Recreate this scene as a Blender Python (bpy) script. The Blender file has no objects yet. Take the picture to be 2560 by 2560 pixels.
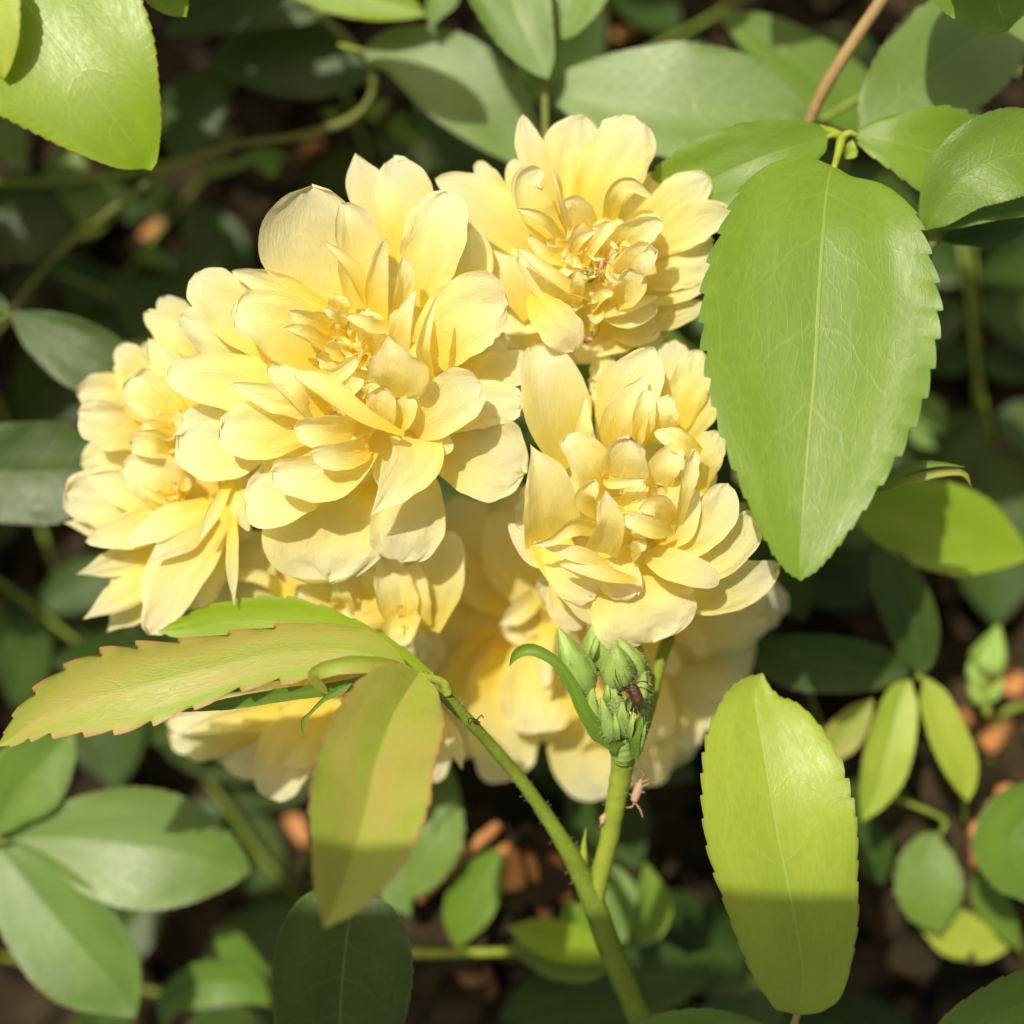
import bpy, math, random
from mathutils import Vector, noise

# ------------------------------------------------------------------ frame of the place
# 1 photograph pixel (of 2560) at the focus plane = K metres; camera looks straight down on the shrub.
K = 0.09 / 2560
D = 4000.0                                   # camera height over the focus plane, in the same pixels

sc = bpy.context.scene
col = sc.collection
cam_d = bpy.data.cameras.new('camera')
cam = bpy.data.objects.new('camera', cam_d)
col.objects.link(cam)
cam.location = (0, 0, D * K)
cam_d.sensor_width = 36
cam_d.lens = 36 * D / 2560
cam_d.clip_start = 0.004
cam_d.clip_end = 50
cam_d.dof.use_dof = True
cam_d.dof.focus_distance = (D - 230) * K
cam_d.dof.aperture_fstop = 12
sc.camera = cam

SUN = Vector((0.30, -0.47, -1.0)).normalized()          # the way the light travels
to_sun = -SUN
elev = math.asin(to_sun.z)
azim = math.atan2(to_sun.x, to_sun.y)
w = bpy.data.worlds.new('World')
sc.world = w
w.use_nodes = True
nt = w.node_tree
nt.nodes.clear()
sky = nt.nodes.new('ShaderNodeTexSky')
sky.sky_type = 'NISHITA'
sky.sun_disc = False
sky.sun_elevation = elev
sky.sun_rotation = azim
sky.dust_density = 4.0
sky.air_density = 0.7
sky.ozone_density = 0.4
bg = nt.nodes.new('ShaderNodeBackground')
bg.inputs['Strength'].default_value = 0.15
wo = nt.nodes.new('ShaderNodeOutputWorld')
wb = nt.nodes.new('ShaderNodeMix')           # the camera's warm white balance, over the whole sky
wb.data_type = 'RGBA'
wb.blend_type = 'MULTIPLY'
wb.inputs[0].default_value = 1.0
wb.inputs[7].default_value = (1.0, 0.93, 0.68, 1)
nt.links.new(sky.outputs[0], wb.inputs[6])
nt.links.new(wb.outputs[2], bg.inputs[0])
nt.links.new(bg.outputs[0], wo.inputs[0])
sl = bpy.data.lights.new('sun', 'SUN')
sl.energy = 4.0
sl.angle = math.radians(0.55)
sl.color = (1.0, 0.95, 0.80)
so = bpy.data.objects.new('sun', sl)
col.objects.link(so)
so.rotation_euler = SUN.to_track_quat('-Z', 'Y').to_euler()
so.location = (0, 0, 1)
sc.view_settings.view_transform = 'Standard'
sc.view_settings.look = 'None'
sc.view_settings.exposure = 0.25
sc.view_settings.gamma = 1.0
sc.cycles.max_bounces = 12
sc.cycles.diffuse_bounces = 7
sc.cycles.transmission_bounces = 8

# ------------------------------------------------------------------ materials
def nodes(name):
    m = bpy.data.materials.new(name)
    m.use_nodes = True
    t = m.node_tree
    t.nodes.clear()
    return m, t

class G:
    """tiny helper over a node tree"""
    def __init__(s, t): s.t = t
    def n(s, typ, **kw):
        x = s.t.nodes.new(typ)
        for k, v in kw.items(): setattr(x, k, v)
        return x
    def l(s, a, b): s.t.links.new(a, b)
    def put(s, x, sock):
        if isinstance(x, (int, float)): sock.default_value = x
        elif isinstance(x, tuple): sock.default_value = x if len(x) == 4 or sock.type == 'VECTOR' else (*x, 1)
        else: s.l(x, sock)
    def math(s, op, a, b=0.0, c=0.0):
        x = s.n('ShaderNodeMath', operation=op)
        s.put(a, x.inputs[0]); s.put(b, x.inputs[1]); s.put(c, x.inputs[2])
        return x.outputs[0]
    def mix(s, f, a, b):
        x = s.n('ShaderNodeMix', data_type='RGBA')
        s.put(f, x.inputs[0]); s.put(a, x.inputs[6]); s.put(b, x.inputs[7])
        return x.outputs[2]
    def ramp(s, f, stops):
        x = s.n('ShaderNodeValToRGB')
        e = x.color_ramp.elements
        while len(e) < len(stops): e.new(0.5)
        for i, (p, c) in enumerate(stops):
            e[i].position = p; e[i].color = (*c, 1)
        s.l(f, x.inputs[0])
        return x.outputs[0]
    def noise(s, vec, scale, detail=3, rough=0.5):
        x = s.n('ShaderNodeTexNoise')
        x.inputs['Scale'].default_value = scale
        x.inputs['Detail'].default_value = detail
        x.inputs['Roughness'].default_value = rough
        s.l(vec, x.inputs['Vector'])
        return x.outputs[0]
    def map(s, vec, scale):
        x = s.n('ShaderNodeMapping')
        x.inputs['Scale'].default_value = scale
        s.l(vec, x.inputs['Vector'])
        return x.outputs[0]

def petal_material(name, base, mid, tip, trans=0.56):
    m, t = nodes(name)
    g = G(t)
    uv = g.n('ShaderNodeTexCoord').outputs['UV']
    sep = g.n('ShaderNodeSeparateXYZ'); g.l(uv, sep.inputs[0])
    u, v = sep.outputs[0], sep.outputs[1]
    rnd = g.n('ShaderNodeObjectInfo').outputs['Random']
    off = g.n('ShaderNodeVectorMath', operation='ADD')
    cx = g.n('ShaderNodeCombineXYZ'); g.l(g.math('MULTIPLY', rnd, 31.0), cx.inputs[2])
    g.l(uv, off.inputs[0]); g.l(cx.outputs[0], off.inputs[1])
    blot = g.noise(off.outputs[0], 2.3, 3)
    f = g.math('ADD', v, g.math('MULTIPLY', g.math('SUBTRACT', blot, 0.5), 0.45))
    c = g.ramp(f, [(0.08, base), (0.48, mid), (0.88, tip)])
    fib = g.noise(g.map(off.outputs[0], (34, 2.2, 1)), 1.0, 4, 0.6)
    c2 = g.mix(g.math('MULTIPLY', g.math('SUBTRACT', fib, 0.35), 0.32), c, mid)
    hue = g.n('ShaderNodeHueSaturation')
    g.l(g.math('ADD', g.math('MULTIPLY', rnd, 0.14), 0.93), hue.inputs['Saturation'])
    g.l(c2, hue.inputs['Color'])
    g.put(g.math('ADD', g.math('MULTIPLY', rnd, 0.05), 0.96), hue.inputs['Value'])
    # bruised specks and a browned nick here and there near the margin
    mg = g.math('MAXIMUM', g.math('MULTIPLY', g.math('ABSOLUTE', g.math('SUBTRACT', u, 0.5)), 2.0), v)
    sp = g.math('MULTIPLY', g.math('GREATER_THAN', g.noise(off.outputs[0], 11, 2), 0.70), g.math('GREATER_THAN', mg, 0.9))
    cc = g.mix(g.math('MULTIPLY', sp, 0.25), hue.outputs[0], (0.62, 0.40, 0.14))
    vor = g.n('ShaderNodeTexVoronoi', feature='DISTANCE_TO_EDGE')
    vor.inputs['Scale'].default_value = 1
    g.l(g.map(off.outputs[0], (26, 9, 1)), vor.inputs['Vector'])
    hgt = g.math('ADD', g.math('MULTIPLY', fib, 0.7), g.math('MULTIPLY', g.math('MINIMUM', vor.outputs[0], 0.12), 1.6))
    hgt = g.math('ADD', hgt, g.math('MULTIPLY', g.noise(off.outputs[0], 6, 3), 1.6))
    b = g.n('ShaderNodeBump')
    b.inputs['Strength'].default_value = 0.42
    b.inputs['Distance'].default_value = 0.00026
    g.l(hgt, b.inputs['Height'])
    p = g.n('ShaderNodeBsdfPrincipled')
    p.inputs['Roughness'].default_value = 0.62
    p.inputs['Specular IOR Level'].default_value = 0.22
    g.l(cc, p.inputs['Base Color']); g.l(b.outputs[0], p.inputs['Normal'])
    tr = g.n('ShaderNodeBsdfTranslucent')
    g.l(g.mix(0.2, cc, (base[0], base[1], base[2], 1)), tr.inputs[0]); g.l(b.outputs[0], tr.inputs[1])
    mx = g.n('ShaderNodeMixShader'); mx.inputs[0].default_value = trans
    g.l(p.outputs[0], mx.inputs[1]); g.l(tr.outputs[0], mx.inputs[2])
    o = g.n('ShaderNodeOutputMaterial'); g.l(mx.outputs[0], o.inputs[0])
    return m

def leaf_material(name, c1, c2, vein, edge, edge_w=0.05, rough=0.38, trans=0.35, tcol=None, vein_n=9.0, spec=0.5, red=None, bump=0.26):
    m, t = nodes(name)
    g = G(t)
    uv = g.n('ShaderNodeTexCoord').outputs['UV']
    sep = g.n('ShaderNodeSeparateXYZ'); g.l(uv, sep.inputs[0])
    s = g.math('ABSOLUTE', g.math('MULTIPLY', g.math('SUBTRACT', sep.outputs[0], 0.5), 2.0))
    v = sep.outputs[1]
    rnd = g.n('ShaderNodeObjectInfo').outputs['Random']
    cx = g.n('ShaderNodeCombineXYZ'); g.l(g.math('MULTIPLY', rnd, 17.0), cx.inputs[2])
    off = g.n('ShaderNodeVectorMath', operation='ADD'); g.l(uv, off.inputs[0]); g.l(cx.outputs[0], off.inputs[1])
    ov = off.outputs[0]
    blot = g.noise(ov, 3.0, 4, 0.55)
    fine = g.noise(ov, 42, 3, 0.6)
    c = g.mix(g.math('MULTIPLY_ADD', g.math('SUBTRACT', blot, 0.5), 2.2, 0.5), c1, c2)
    c = g.mix(g.math('MULTIPLY', g.math('FRACT', g.math('MULTIPLY', rnd, 7.0)), 0.30), c, (c2[0] * 1.35, c2[1] * 1.05, c2[2]))
    c = g.mix(g.math('MULTIPLY', g.math('SUBTRACT', fine, 0.42), 0.8), c, (c1[0] * .62, c1[1] * .62, c1[2] * .62))
    if red:
        f = g.math('MULTIPLY', g.math('SMOOTH_MIN', g.math('MAXIMUM', g.math('MULTIPLY_ADD', blot, 2.6, -1.0), 0.0), 1.0, 0.2), 0.7)
        c = g.mix(f, c, red)
    # midrib, side veins and the net between them
    wob = g.math('MULTIPLY', g.math('SUBTRACT', g.noise(ov, 7, 2), 0.5), 0.06)
    mid = g.math('SUBTRACT', 1.0, g.math('SMOOTH_MAX', g.math('DIVIDE', s, 0.012), 0.0, 0.01))
    mid = g.math('MAXIMUM', g.math('MINIMUM', g.math('ADD', mid, 0.6), 1.0), 0.0)
    ph = g.math('FRACT', g.math('MULTIPLY', g.math('ADD', g.math('SUBTRACT', v, g.math('MULTIPLY', g.math('POWER', s, 1.25), 0.16)), wob), vein_n))
    side = g.math('SUBTRACT', 1.0, g.math('DIVIDE', g.math('ABSOLUTE', g.math('SUBTRACT', ph, 0.5)), 0.045))
    side = g.math('MULTIPLY', g.math('MAXIMUM', side, 0.0), g.math('MAXIMUM', g.math('SUBTRACT', 1.0, g.math('MULTIPLY', s, 1.0)), 0.0))
    vor = g.n('ShaderNodeTexVoronoi', feature='DISTANCE_TO_EDGE')
    vor.inputs['Scale'].default_value = 1
    wv = g.n('ShaderNodeVectorMath', operation='MULTIPLY_ADD')
    nz = g.n('ShaderNodeTexNoise'); nz.inputs['Scale'].default_value = 9; g.l(ov, nz.inputs['Vector'])
    g.l(nz.outputs['Color'], wv.inputs[0]); wv.inputs[1].default_value = (.09, .09, 0); g.l(ov, wv.inputs[2])
    g.l(g.map(wv.outputs[0], (17, 26, 1)), vor.inputs['Vector'])
    net = g.math('MAXIMUM', g.math('SUBTRACT', 1.0, g.math('DIVIDE', vor.outputs[0], 0.06)), 0.0)
    vn = g.math('MINIMUM', g.math('ADD', g.math('ADD', mid, g.math('MULTIPLY', side, 0.42)), g.math('MULTIPLY', net, 0.20)), 1.0)
    c = g.mix(g.math('MULTIPLY', vn, 0.7), c, vein)
    em = g.math('MAXIMUM', g.math('DIVIDE', g.math('SUBTRACT', s, 1.0 - edge_w), edge_w), 0.0)
    c = g.mix(g.math('MINIMUM', em, 1.0), c, edge)
    h = g.math('ADD', g.math('MULTIPLY', vn, -1.0), g.math('MULTIPLY', fine, 0.55))
    h = g.math('ADD', h, g.math('MULTIPLY', g.noise(ov, 110, 2), 0.35))
    b = g.n('ShaderNodeBump')
    b.inputs['Strength'].default_value = bump
    b.inputs['Distance'].default_value = 0.00020
    g.l(h, b.inputs['Height'])
    p = g.n('ShaderNodeBsdfPrincipled')
    g.put(g.math('ADD', rough - 0.12, g.math('MULTIPLY', fine, 0.26)), p.inputs['Roughness'])
    p.inputs['Specular IOR Level'].default_value = spec
    g.l(c, p.inputs['Base Color']); g.l(b.outputs[0], p.inputs['Normal'])
    tr = g.n('ShaderNodeBsdfTranslucent')
    g.l(g.mix(0.6, c, tcol or c2), tr.inputs[0])
    mx = g.n('ShaderNodeMixShader'); mx.inputs[0].default_value = trans
    g.l(p.outputs[0], mx.inputs[1]); g.l(tr.outputs[0], mx.inputs[2])
    o = g.n('ShaderNodeOutputMaterial'); g.l(mx.outputs[0], o.inputs[0])
    return m

def plain_material(name, c1, c2, scale=400, rough=0.6, bump=0.3, spec=0.3, trans=0.0, stretch=(1, 1, 1)):
    m, t = nodes(name)
    g = G(t)
    oc = g.map(g.n('ShaderNodeTexCoord').outputs['Object'], stretch)
    f = g.noise(oc, scale, 4, 0.6)
    c = g.ramp(f, [(0.32, c1), (0.68, c2)])
    b = g.n('ShaderNodeBump'); b.inputs['Strength'].default_value = bump; b.inputs['Distance'].default_value = 0.0003
    g.l(g.noise(oc, scale * 2.5, 4, 0.6), b.inputs['Height'])
    p = g.n('ShaderNodeBsdfPrincipled')
    p.inputs['Roughness'].default_value = rough
    p.inputs['Specular IOR Level'].default_value = spec
    g.l(c, p.inputs['Base Color']); g.l(b.outputs[0], p.inputs['Normal'])
    out = p.outputs[0]
    if trans:
        tr = g.n('ShaderNodeBsdfTranslucent'); g.l(c, tr.inputs[0])
        mx = g.n('ShaderNodeMixShader'); mx.inputs[0].default_value = trans
        g.l(out, mx.inputs[1]); g.l(tr.outputs[0], mx.inputs[2]); out = mx.outputs[0]
    o = g.n('ShaderNodeOutputMaterial'); g.l(out, o.inputs[0])
    return m

M = {}
M['petal'] = petal_material('petal_yellow', (0.965, 0.785, 0.135), (0.97, 0.88, 0.39), (0.97, 0.925, 0.64))
M['petal_in'] = petal_material('petal_inner_yellow', (0.965, 0.785, 0.13), (0.97, 0.865, 0.31), (0.97, 0.915, 0.57))
M['leaf_big'] = leaf_material('leaf_grass_green', (0.115, 0.225, 0.018), (0.17, 0.29, 0.024), (0.27, 0.38, 0.07), (0.13, 0.25, 0.04), rough=0.40, trans=0.34, tcol=(0.42, 0.56, 0.03), vein_n=8, bump=0.15, spec=0.42)
M['leaf_lime'] = leaf_material('leaf_lime', (0.30, 0.42, 0.040), (0.41, 0.51, 0.050), (0.44, 0.56, 0.14), (0.26, 0.30, 0.05), rough=0.42, trans=0.38, tcol=(0.66, 0.72, 0.04), vein_n=8, bump=0.18)
M['leaf_bronze'] = leaf_material('leaf_bronze', (0.27, 0.40, 0.045), (0.36, 0.46, 0.06), (0.40, 0.46, 0.08), (0.50, 0.20, 0.11), edge_w=0.06, rough=0.42, trans=0.40, tcol=(0.64, 0.66, 0.07), vein_n=9, red=(0.52, 0.30, 0.12))
M['leaf_dark'] = leaf_material('leaf_deep_green_shade', (0.028, 0.060, 0.008), (0.050, 0.094, 0.012), (0.15, 0.22, 0.06), (0.10, 0.12, 0.04), rough=0.36, trans=0.24, tcol=(0.16, 0.28, 0.015), vein_n=8, spec=0.32)  # deep green, its darkness also stands in for shade low in the shrub
M['leaf_mid'] = leaf_material('leaf_mid_green', (0.09, 0.18, 0.020), (0.145, 0.25, 0.028), (0.20, 0.30, 0.07), (0.14, 0.16, 0.05), rough=0.38, trans=0.28, tcol=(0.28, 0.44, 0.02), vein_n=8, spec=0.38)
M['leaf_gloss'] = leaf_material('leaf_glossy', (0.085, 0.165, 0.026), (0.13, 0.23, 0.034), (0.20, 0.30, 0.07), (0.14, 0.16, 0.05), rough=0.44, trans=0.25, tcol=(0.32, 0.48, 0.03), vein_n=8, spec=0.7)
M['leaf_sun'] = leaf_material('leaf_yellow_green', (0.21, 0.36, 0.014), (0.27, 0.41, 0.018), (0.34, 0.45, 0.05), (0.38, 0.22, 0.05), edge_w=0.02, rough=0.38, trans=0.42, tcol=(0.54, 0.66, 0.02), vein_n=8, bump=0.14)
M['stem'] = plain_material('green_stem', (0.13, 0.18, 0.016), (0.20, 0.26, 0.026), 500, 0.5, 0.4)
M['stem_young'] = plain_material('pale_green_stem', (0.27, 0.34, 0.035), (0.35, 0.42, 0.05), 500, 0.5, 0.3, trans=0.15)
M['stem_brown'] = plain_material('tan_stem', (0.24, 0.15, 0.06), (0.34, 0.24, 0.10), 350, 0.6, 0.5)
M['stem_olive'] = plain_material('olive_stem', (0.12, 0.14, 0.03), (0.18, 0.19, 0.05), 350, 0.6, 0.5)
M['bud'] = plain_material('bud_green', (0.20, 0.33, 0.05), (0.35, 0.47, 0.12), 450, 0.45, 0.25, trans=0.15)
M['hair'] = plain_material('glandular_hair', (0.50, 0.52, 0.26), (0.66, 0.62, 0.38), 900, 0.5, 0.1, trans=0.3)
M['aphid'] = plain_material('aphid_brown', (0.05, 0.016, 0.009), (0.10, 0.035, 0.018), 1500, 0.3, 0.5, 0.5)
M['aphid_leg'] = plain_material('aphid_dark_leg', (0.02, 0.014, 0.01), (0.05, 0.035, 0.02), 900, 0.4, 0.1)
M['aphid_pale'] = plain_material('aphid_pink', (0.52, 0.30, 0.20), (0.64, 0.42, 0.30), 1500, 0.35, 0.3, 0.4, trans=0.2)
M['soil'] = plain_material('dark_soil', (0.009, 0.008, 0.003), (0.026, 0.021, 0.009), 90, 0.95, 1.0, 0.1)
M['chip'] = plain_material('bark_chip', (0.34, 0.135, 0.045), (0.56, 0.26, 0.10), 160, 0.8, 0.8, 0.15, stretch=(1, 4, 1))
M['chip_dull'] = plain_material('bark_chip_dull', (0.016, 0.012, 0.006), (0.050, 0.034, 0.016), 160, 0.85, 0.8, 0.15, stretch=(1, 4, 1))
M['phone'] = plain_material('phone_black', (0.02, 0.02, 0.022), (0.025, 0.025, 0.028), 50, 0.25, 0.0, 0.5)
M['anther'] = plain_material('anther', (0.50, 0.30, 0.06), (0.62, 0.42, 0.10), 900, 0.6, 0.3)

# ------------------------------------------------------------------ photo views -> place
VIEW = {  # x0, y0, photo pixels per pixel of the enlarged view
    'P': (0, 0, 1.0), 'O': (0, 0, 2560 / 1932),
    'V1': (400, 350, 950 / 1932), 'V2': (1050, 250, 850 / 1932), 'V3': (1150, 800, 850 / 1932),
    'V4': (130, 700, 600 / 1288), 'V5': (350, 1250, 950 / 1932), 'V6': (1200, 1500, 600 / 1932),
    'T1': (0, 0, 900 / 1932), 'T2': (800, 0, 900 / 1932), 'T3': (1600, 0, 960 / 1932), 'T4': (1660, 400, 900 / 1581),
    'T5': (0, 700, 450 / 1242), 'T6': (0, 1500, 900 / 1640), 'T7': (700, 1900, 1050 / 1932), 'T8': (1700, 1500, 860 / 1567),
}

def at(view, x, y, z):
    x0, y0, s = VIEW[view]
    px, py = x0 + x * s, y0 + y * s
    f = (D - z) / D * K
    return Vector(((px - 1280) * f, (1280 - py) * f, z * K))

def size(view, w, z):
    return w * VIEW[view][2] * (D - z) / D * K

def catmull(pts, t):
    n = len(pts) - 1
    x = min(max(t, 0.0), 1.0) * n
    i = min(int(x), n - 1)
    f = x - i
    p1, p2 = pts[i], pts[i + 1]
    p0 = pts[i - 1] if i > 0 else [2 * a - b for a, b in zip(p1, p2)]
    p3 = pts[i + 2] if i + 2 <= n else [2 * b - a for a, b in zip(p1, p2)]
    return [0.5 * (2 * b + (c - a) * f + (2 * a - 5 * b + 4 * c - d) * f * f + (3 * b - a - 3 * c + d) * f ** 3)
            for a, b, c, d in zip(p0, p1, p2, p3)]

def spine_points(view, pts):
    """(x, y, z, half width) in a view -> (X, Y, Z, W) metres; a missing half width at the end is 0."""
    out = []
    for p in pts:
        if len(p) == 3: p = (*p, 0)
        v = at(view, p[0], p[1], p[2])
        out.append([v.x, v.y, v.z, size(view, p[3], p[2])])
    return out

def origin_of(o, loc):
    me = o.data
    for v in me.vertices: v.co -= loc
    o.location = loc

def link(o, parent=None):
    col.objects.link(o)
    if parent is not None: o.parent = parent
    return o

def mesh_object(name, verts, faces, mat, parent=None, uvs=None, smooth=True):
    me = bpy.data.meshes.new(name)
    me.from_pydata(verts, [], faces)
    if uvs:
        lay = me.uv_layers.new(name='UVMap')
        for lp in me.loops: lay.data[lp.index].uv = uvs[lp.vertex_index]
    if smooth: me.polygons.foreach_set('use_smooth', [True] * len(me.polygons))
    me.materials.append(M[mat] if isinstance(mat, str) else mat)
    return link(bpy.data.objects.new(name, me), parent)

def thing(name, label, cat, loc=(0, 0, 0), group=None):
    o = bpy.data.objects.new(name, None)
    o.empty_display_size = 0.005
    link(o)
    o.location = loc
    o['label'] = label; o['category'] = cat
    if group: o['group'] = group
    return o

def rebase(o, root):
    """keep a child's mesh where it was made once its thing stands at its own base"""
    if root is not None: o.location = -root.location
    return o

seed_n = [0]
def ribbon(name, view, pts, mat, parent, arc=20.0, roll=0.0, cap=0.30, capp=2.2, cap0=0.0, nt_=28, ns=16,
           ruffle=0.05, rim=0.0, notch=0.0, teeth=0, tooth=0.05, fold=0.0, twist=0.0, drop=0.0, jag=0.02, asym=0.0, fine=True, face=None, pleat=0.03):
    """A petal or leaf blade: a curved sheet along a spine. arc/roll/twist in degrees; fold is the V of a leaf."""
    seed_n[0] += 1
    if teeth > 23: tooth = min(tooth, 0.016)
    sd = seed_n[0] * 7.31
    sp = spine_points(view, pts)
    fr = []
    if teeth:
        # rows sit on the tooth notches so that each tooth is sharp
        ts = []
        for k in range(teeth + 1):
            for f in ((0.0, 0.3, 0.6, 0.80, 0.91) if fine else (0.0, 0.9)):
                t = (k + f) / (teeth + 1)
                fr.append(f)
                ts.append(t)
        ts.append(1.0); fr.append(0.0)
    else:
        ts = [i / nt_ for i in range(nt_ + 1)]
    half = ([0.025, 0.10, 0.25, 0.42, 0.60, 0.78, 0.955, 1.0] if fine else [0.4, 1.0]) if teeth else None
    ss = [-h for h in reversed(half)] + [0.0] + half if teeth else [-1 + 2 * j / ns for j in range(ns + 1)]
    verts, uvs = [], []
    L = sum((Vector(sp[i + 1][:3]) - Vector(sp[i][:3])).length for i in range(len(sp) - 1))
    for it, t in enumerate(ts):
        c = catmull(sp, t)
        c2 = catmull(sp, min(t + 0.01, 1.0)); c1 = catmull(sp, max(t - 0.01, 0.0))
        C = Vector(c[:3])
        T = (Vector(c2[:3]) - Vector(c1[:3]))
        T = T.normalized() if T.length > 0 else Vector((0, 1, 0))
        N = Vector((0, 0, 1)).cross(T)
        N = N.normalized() if N.length > 1e-4 else Vector((1, 0, 0))
        U = T.cross(N)
        a = math.radians(roll + twist * (t - 0.5))
        if face:
            fv = Vector(face)
            a += math.atan2(-fv.dot(N), fv.dot(U))
        N, U = N * math.cos(a) + U * math.sin(a), U * math.cos(a) - N * math.sin(a)
        w_ = max(c[3], 0.0)
        k = 1.0
        if cap and t > 1 - cap:
            q = (t - (1 - cap)) / cap
            k = max(0.0, 1 - q ** capp) ** (1 / capp)
        if cap0 and t < cap0:
            q = (cap0 - t) / cap0
            k *= max(0.0, 1 - q ** 2.2) ** (1 / 2.2)
        A = math.radians(arc) * (0.6 + 0.6 * t) + 1e-4
        for s in ss:
            wj = w_ * k
            st = s
            tm = 1.0                       # teeth widen the blade sideways only, its surface stays smooth
            C2 = Vector((0, 0, 0))
            if teeth and abs(s) > .9:
                f = fr[it]
                on = min(1.0, max(0.0, (t - 0.16) / 0.1))
                if abs(s) == 1.0:
                    tm += (tooth * (1 - (1 - min(f / .91, 1)) ** 1.5) * 1.5 - tooth * 0.7) * on * (0.8 + 0.7 * noise.noise((t * 9, s * 3, sd)))
                    if on > 0: C2 = T * (L / (teeth + 1) * 0.10 * f ** 3)
                else:
                    tm += 0.0
            if not teeth and jag:
                wj *= 1 + jag * 2.0 * abs(s) ** 3 * noise.noise((t * 7 + sd, s * 1.5, sd)) * (0.4 + t)
            side = wj * tm * math.sin(A * st) / A
            up = wj * (1 - math.cos(A * st)) / A
            up += fold * abs(s) * wj * (1.0)
            if asym: up += asym * s * wj
            r = abs(s)
            # ruffled, slightly reflexed margin
            e = max(r, (t - 0.55) / 0.45 if t > 0.55 else 0)
            up += w_ * ruffle * 1.8 * (0.25 + e * e) * noise.noise((t * 3.1 + sd, s * 2.3, sd * 1.7))
            up += w_ * ruffle * 1.1 * e ** 3 * noise.noise((t * 8.3 + sd, s * 6.1, sd * 0.7))
            if not teeth: up += w_ * ruffle * 0.35 * noise.noise((t * 5.3 + sd, s * 9.1, sd * 0.3))
            up -= w_ * rim * (e ** 4)
            if not teeth: up += w_ * pleat * math.sin(s * 8.5 + sd) * math.sin(math.pi * min(t * 1.1, 1)) * (0.5 + noise.noise((sd, t * 4, s)))
            along = 0.0
            if t > 0.8 and not teeth:
                q = (t - 0.8) / 0.2
                along = q * w_ * (-notch * math.exp(-(s / 0.25) ** 2) + jag * 3.5 * noise.noise((s * 3.3 + sd, sd, 1.0)) + jag * 2.8 * noise.noise((s * 8.3 + sd, sd, 4.0)))
            up -= drop * w_ * t * t
            P = C + N * side + U * up + T * along + C2
            verts.append(P)
            uvs.append((0.5 + s * 0.5, t))
    m = len(ss)
    faces = []
    for i in range(len(ts) - 1):
        for j in range(m - 1):
            a = i * m + j
            faces.append((a, a + 1, a + m + 1, a + m))
    o = mesh_object(name, verts, faces, mat, parent, uvs)
    if parent is not None: rebase(o, parent)
    return o

def tube_mesh(path, radii, sides=10):
    verts, faces = [], []
    n = len(path)
    prev = None
    for i, p in enumerate(path):
        T = (path[min(i + 1, n - 1)] - path[max(i - 1, 0)]).normalized()
        ref = prev if prev is not None else (Vector((0, 0, 1)) if abs(T.z) < 0.9 else Vector((1, 0, 0)))
        N = (ref - T * ref.dot(T)).normalized()
        prev = N
        B = T.cross(N)
        for k in range(sides):
            a = 2 * math.pi * k / sides
            verts.append(p + (N * math.cos(a) + B * math.sin(a)) * radii[i])
    for i in range(n - 1):
        for k in range(sides):
            k2 = (k + 1) % sides
            faces.append((i * sides + k, i * sides + k2, (i + 1) * sides + k2, (i + 1) * sides + k))
    for base in (0, n - 1):
        c = len(verts); verts.append(path[base])
        for k in range(sides):
            k2 = (k + 1) % sides
            faces.append((c, base * sides + k2, base * sides + k) if base == 0 else (c, base * sides + k, base * sides + k2))
    return verts, faces

def smooth_path(view, pts, per=8, wob=0.0):
    sp = spine_points(view, pts)
    n = (len(sp) - 1) * per
    path, rad = [], []
    for i in range(n + 1):
        c = catmull(sp, i / n)
        path.append(Vector(c[:3]))
        rad.append(max(c[3], 1e-6) * (1 + wob * noise.noise((i * 0.7, pts[0][0] * 0.01, 3))))
    return path, rad

def tube(name, view, pts, mat, parent=None, sides=10, wob=0.12, per=8):
    path, rad = smooth_path(view, pts, per, wob)
    v, f = tube_mesh(path, rad, sides)
    o = mesh_object(name, v, f, mat, parent)
    if parent is not None: rebase(o, parent)
    return o

def hairs(name, places, mat, parent, rad=1.3):
    """many short glandular hairs, joined: (base point, tip point) pairs"""
    verts, faces = [], []
    r = rad * K
    for a, b in places:
        T = (b - a).normalized()
        N = T.orthogonal().normalized(); B = T.cross(N)
        i = len(verts)
        for p, q in ((a, 0.6), (a.lerp(b, 0.8), 0.4), (b, 1.1)):
            for k in range(3):
                an = 2.094 * k
                verts.append(p + (N * math.cos(an) + B * math.sin(an)) * r * q)
        verts.append(b + T * r)
        for s in (0, 3):
            for k in range(3):
                k2 = (k + 1) % 3
                faces.append((i + s + k, i + s + k2, i + s + 3 + k2, i + s + 3 + k))
        for k in range(3): faces.append((i + 6 + k, i + 6 + (k + 1) % 3, i + 9))
    o = mesh_object(name, verts, faces, mat, parent)
    o['kind'] = 'stuff'
    if parent is not None: rebase(o, parent)
    return o

def stem_hairs(path, rad, n, rnd, length=9):
    out = []
    for _ in range(n):
        i = rnd.randrange(len(path) - 1)
        p = path[i].lerp(path[i + 1], rnd.random())
        T = (path[i + 1] - path[i]).normalized()
        a = rnd.uniform(0, 6.283)
        N = T.orthogonal().normalized(); B = T.cross(N)
        d = (N * math.cos(a) + B * math.sin(a))
        q = p + d * rad[i] * 0.96
        out.append((q, q + (d + T * rnd.uniform(-.5, .5)) * K * length * rnd.uniform(0.5, 1.3)))
    return out

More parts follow.
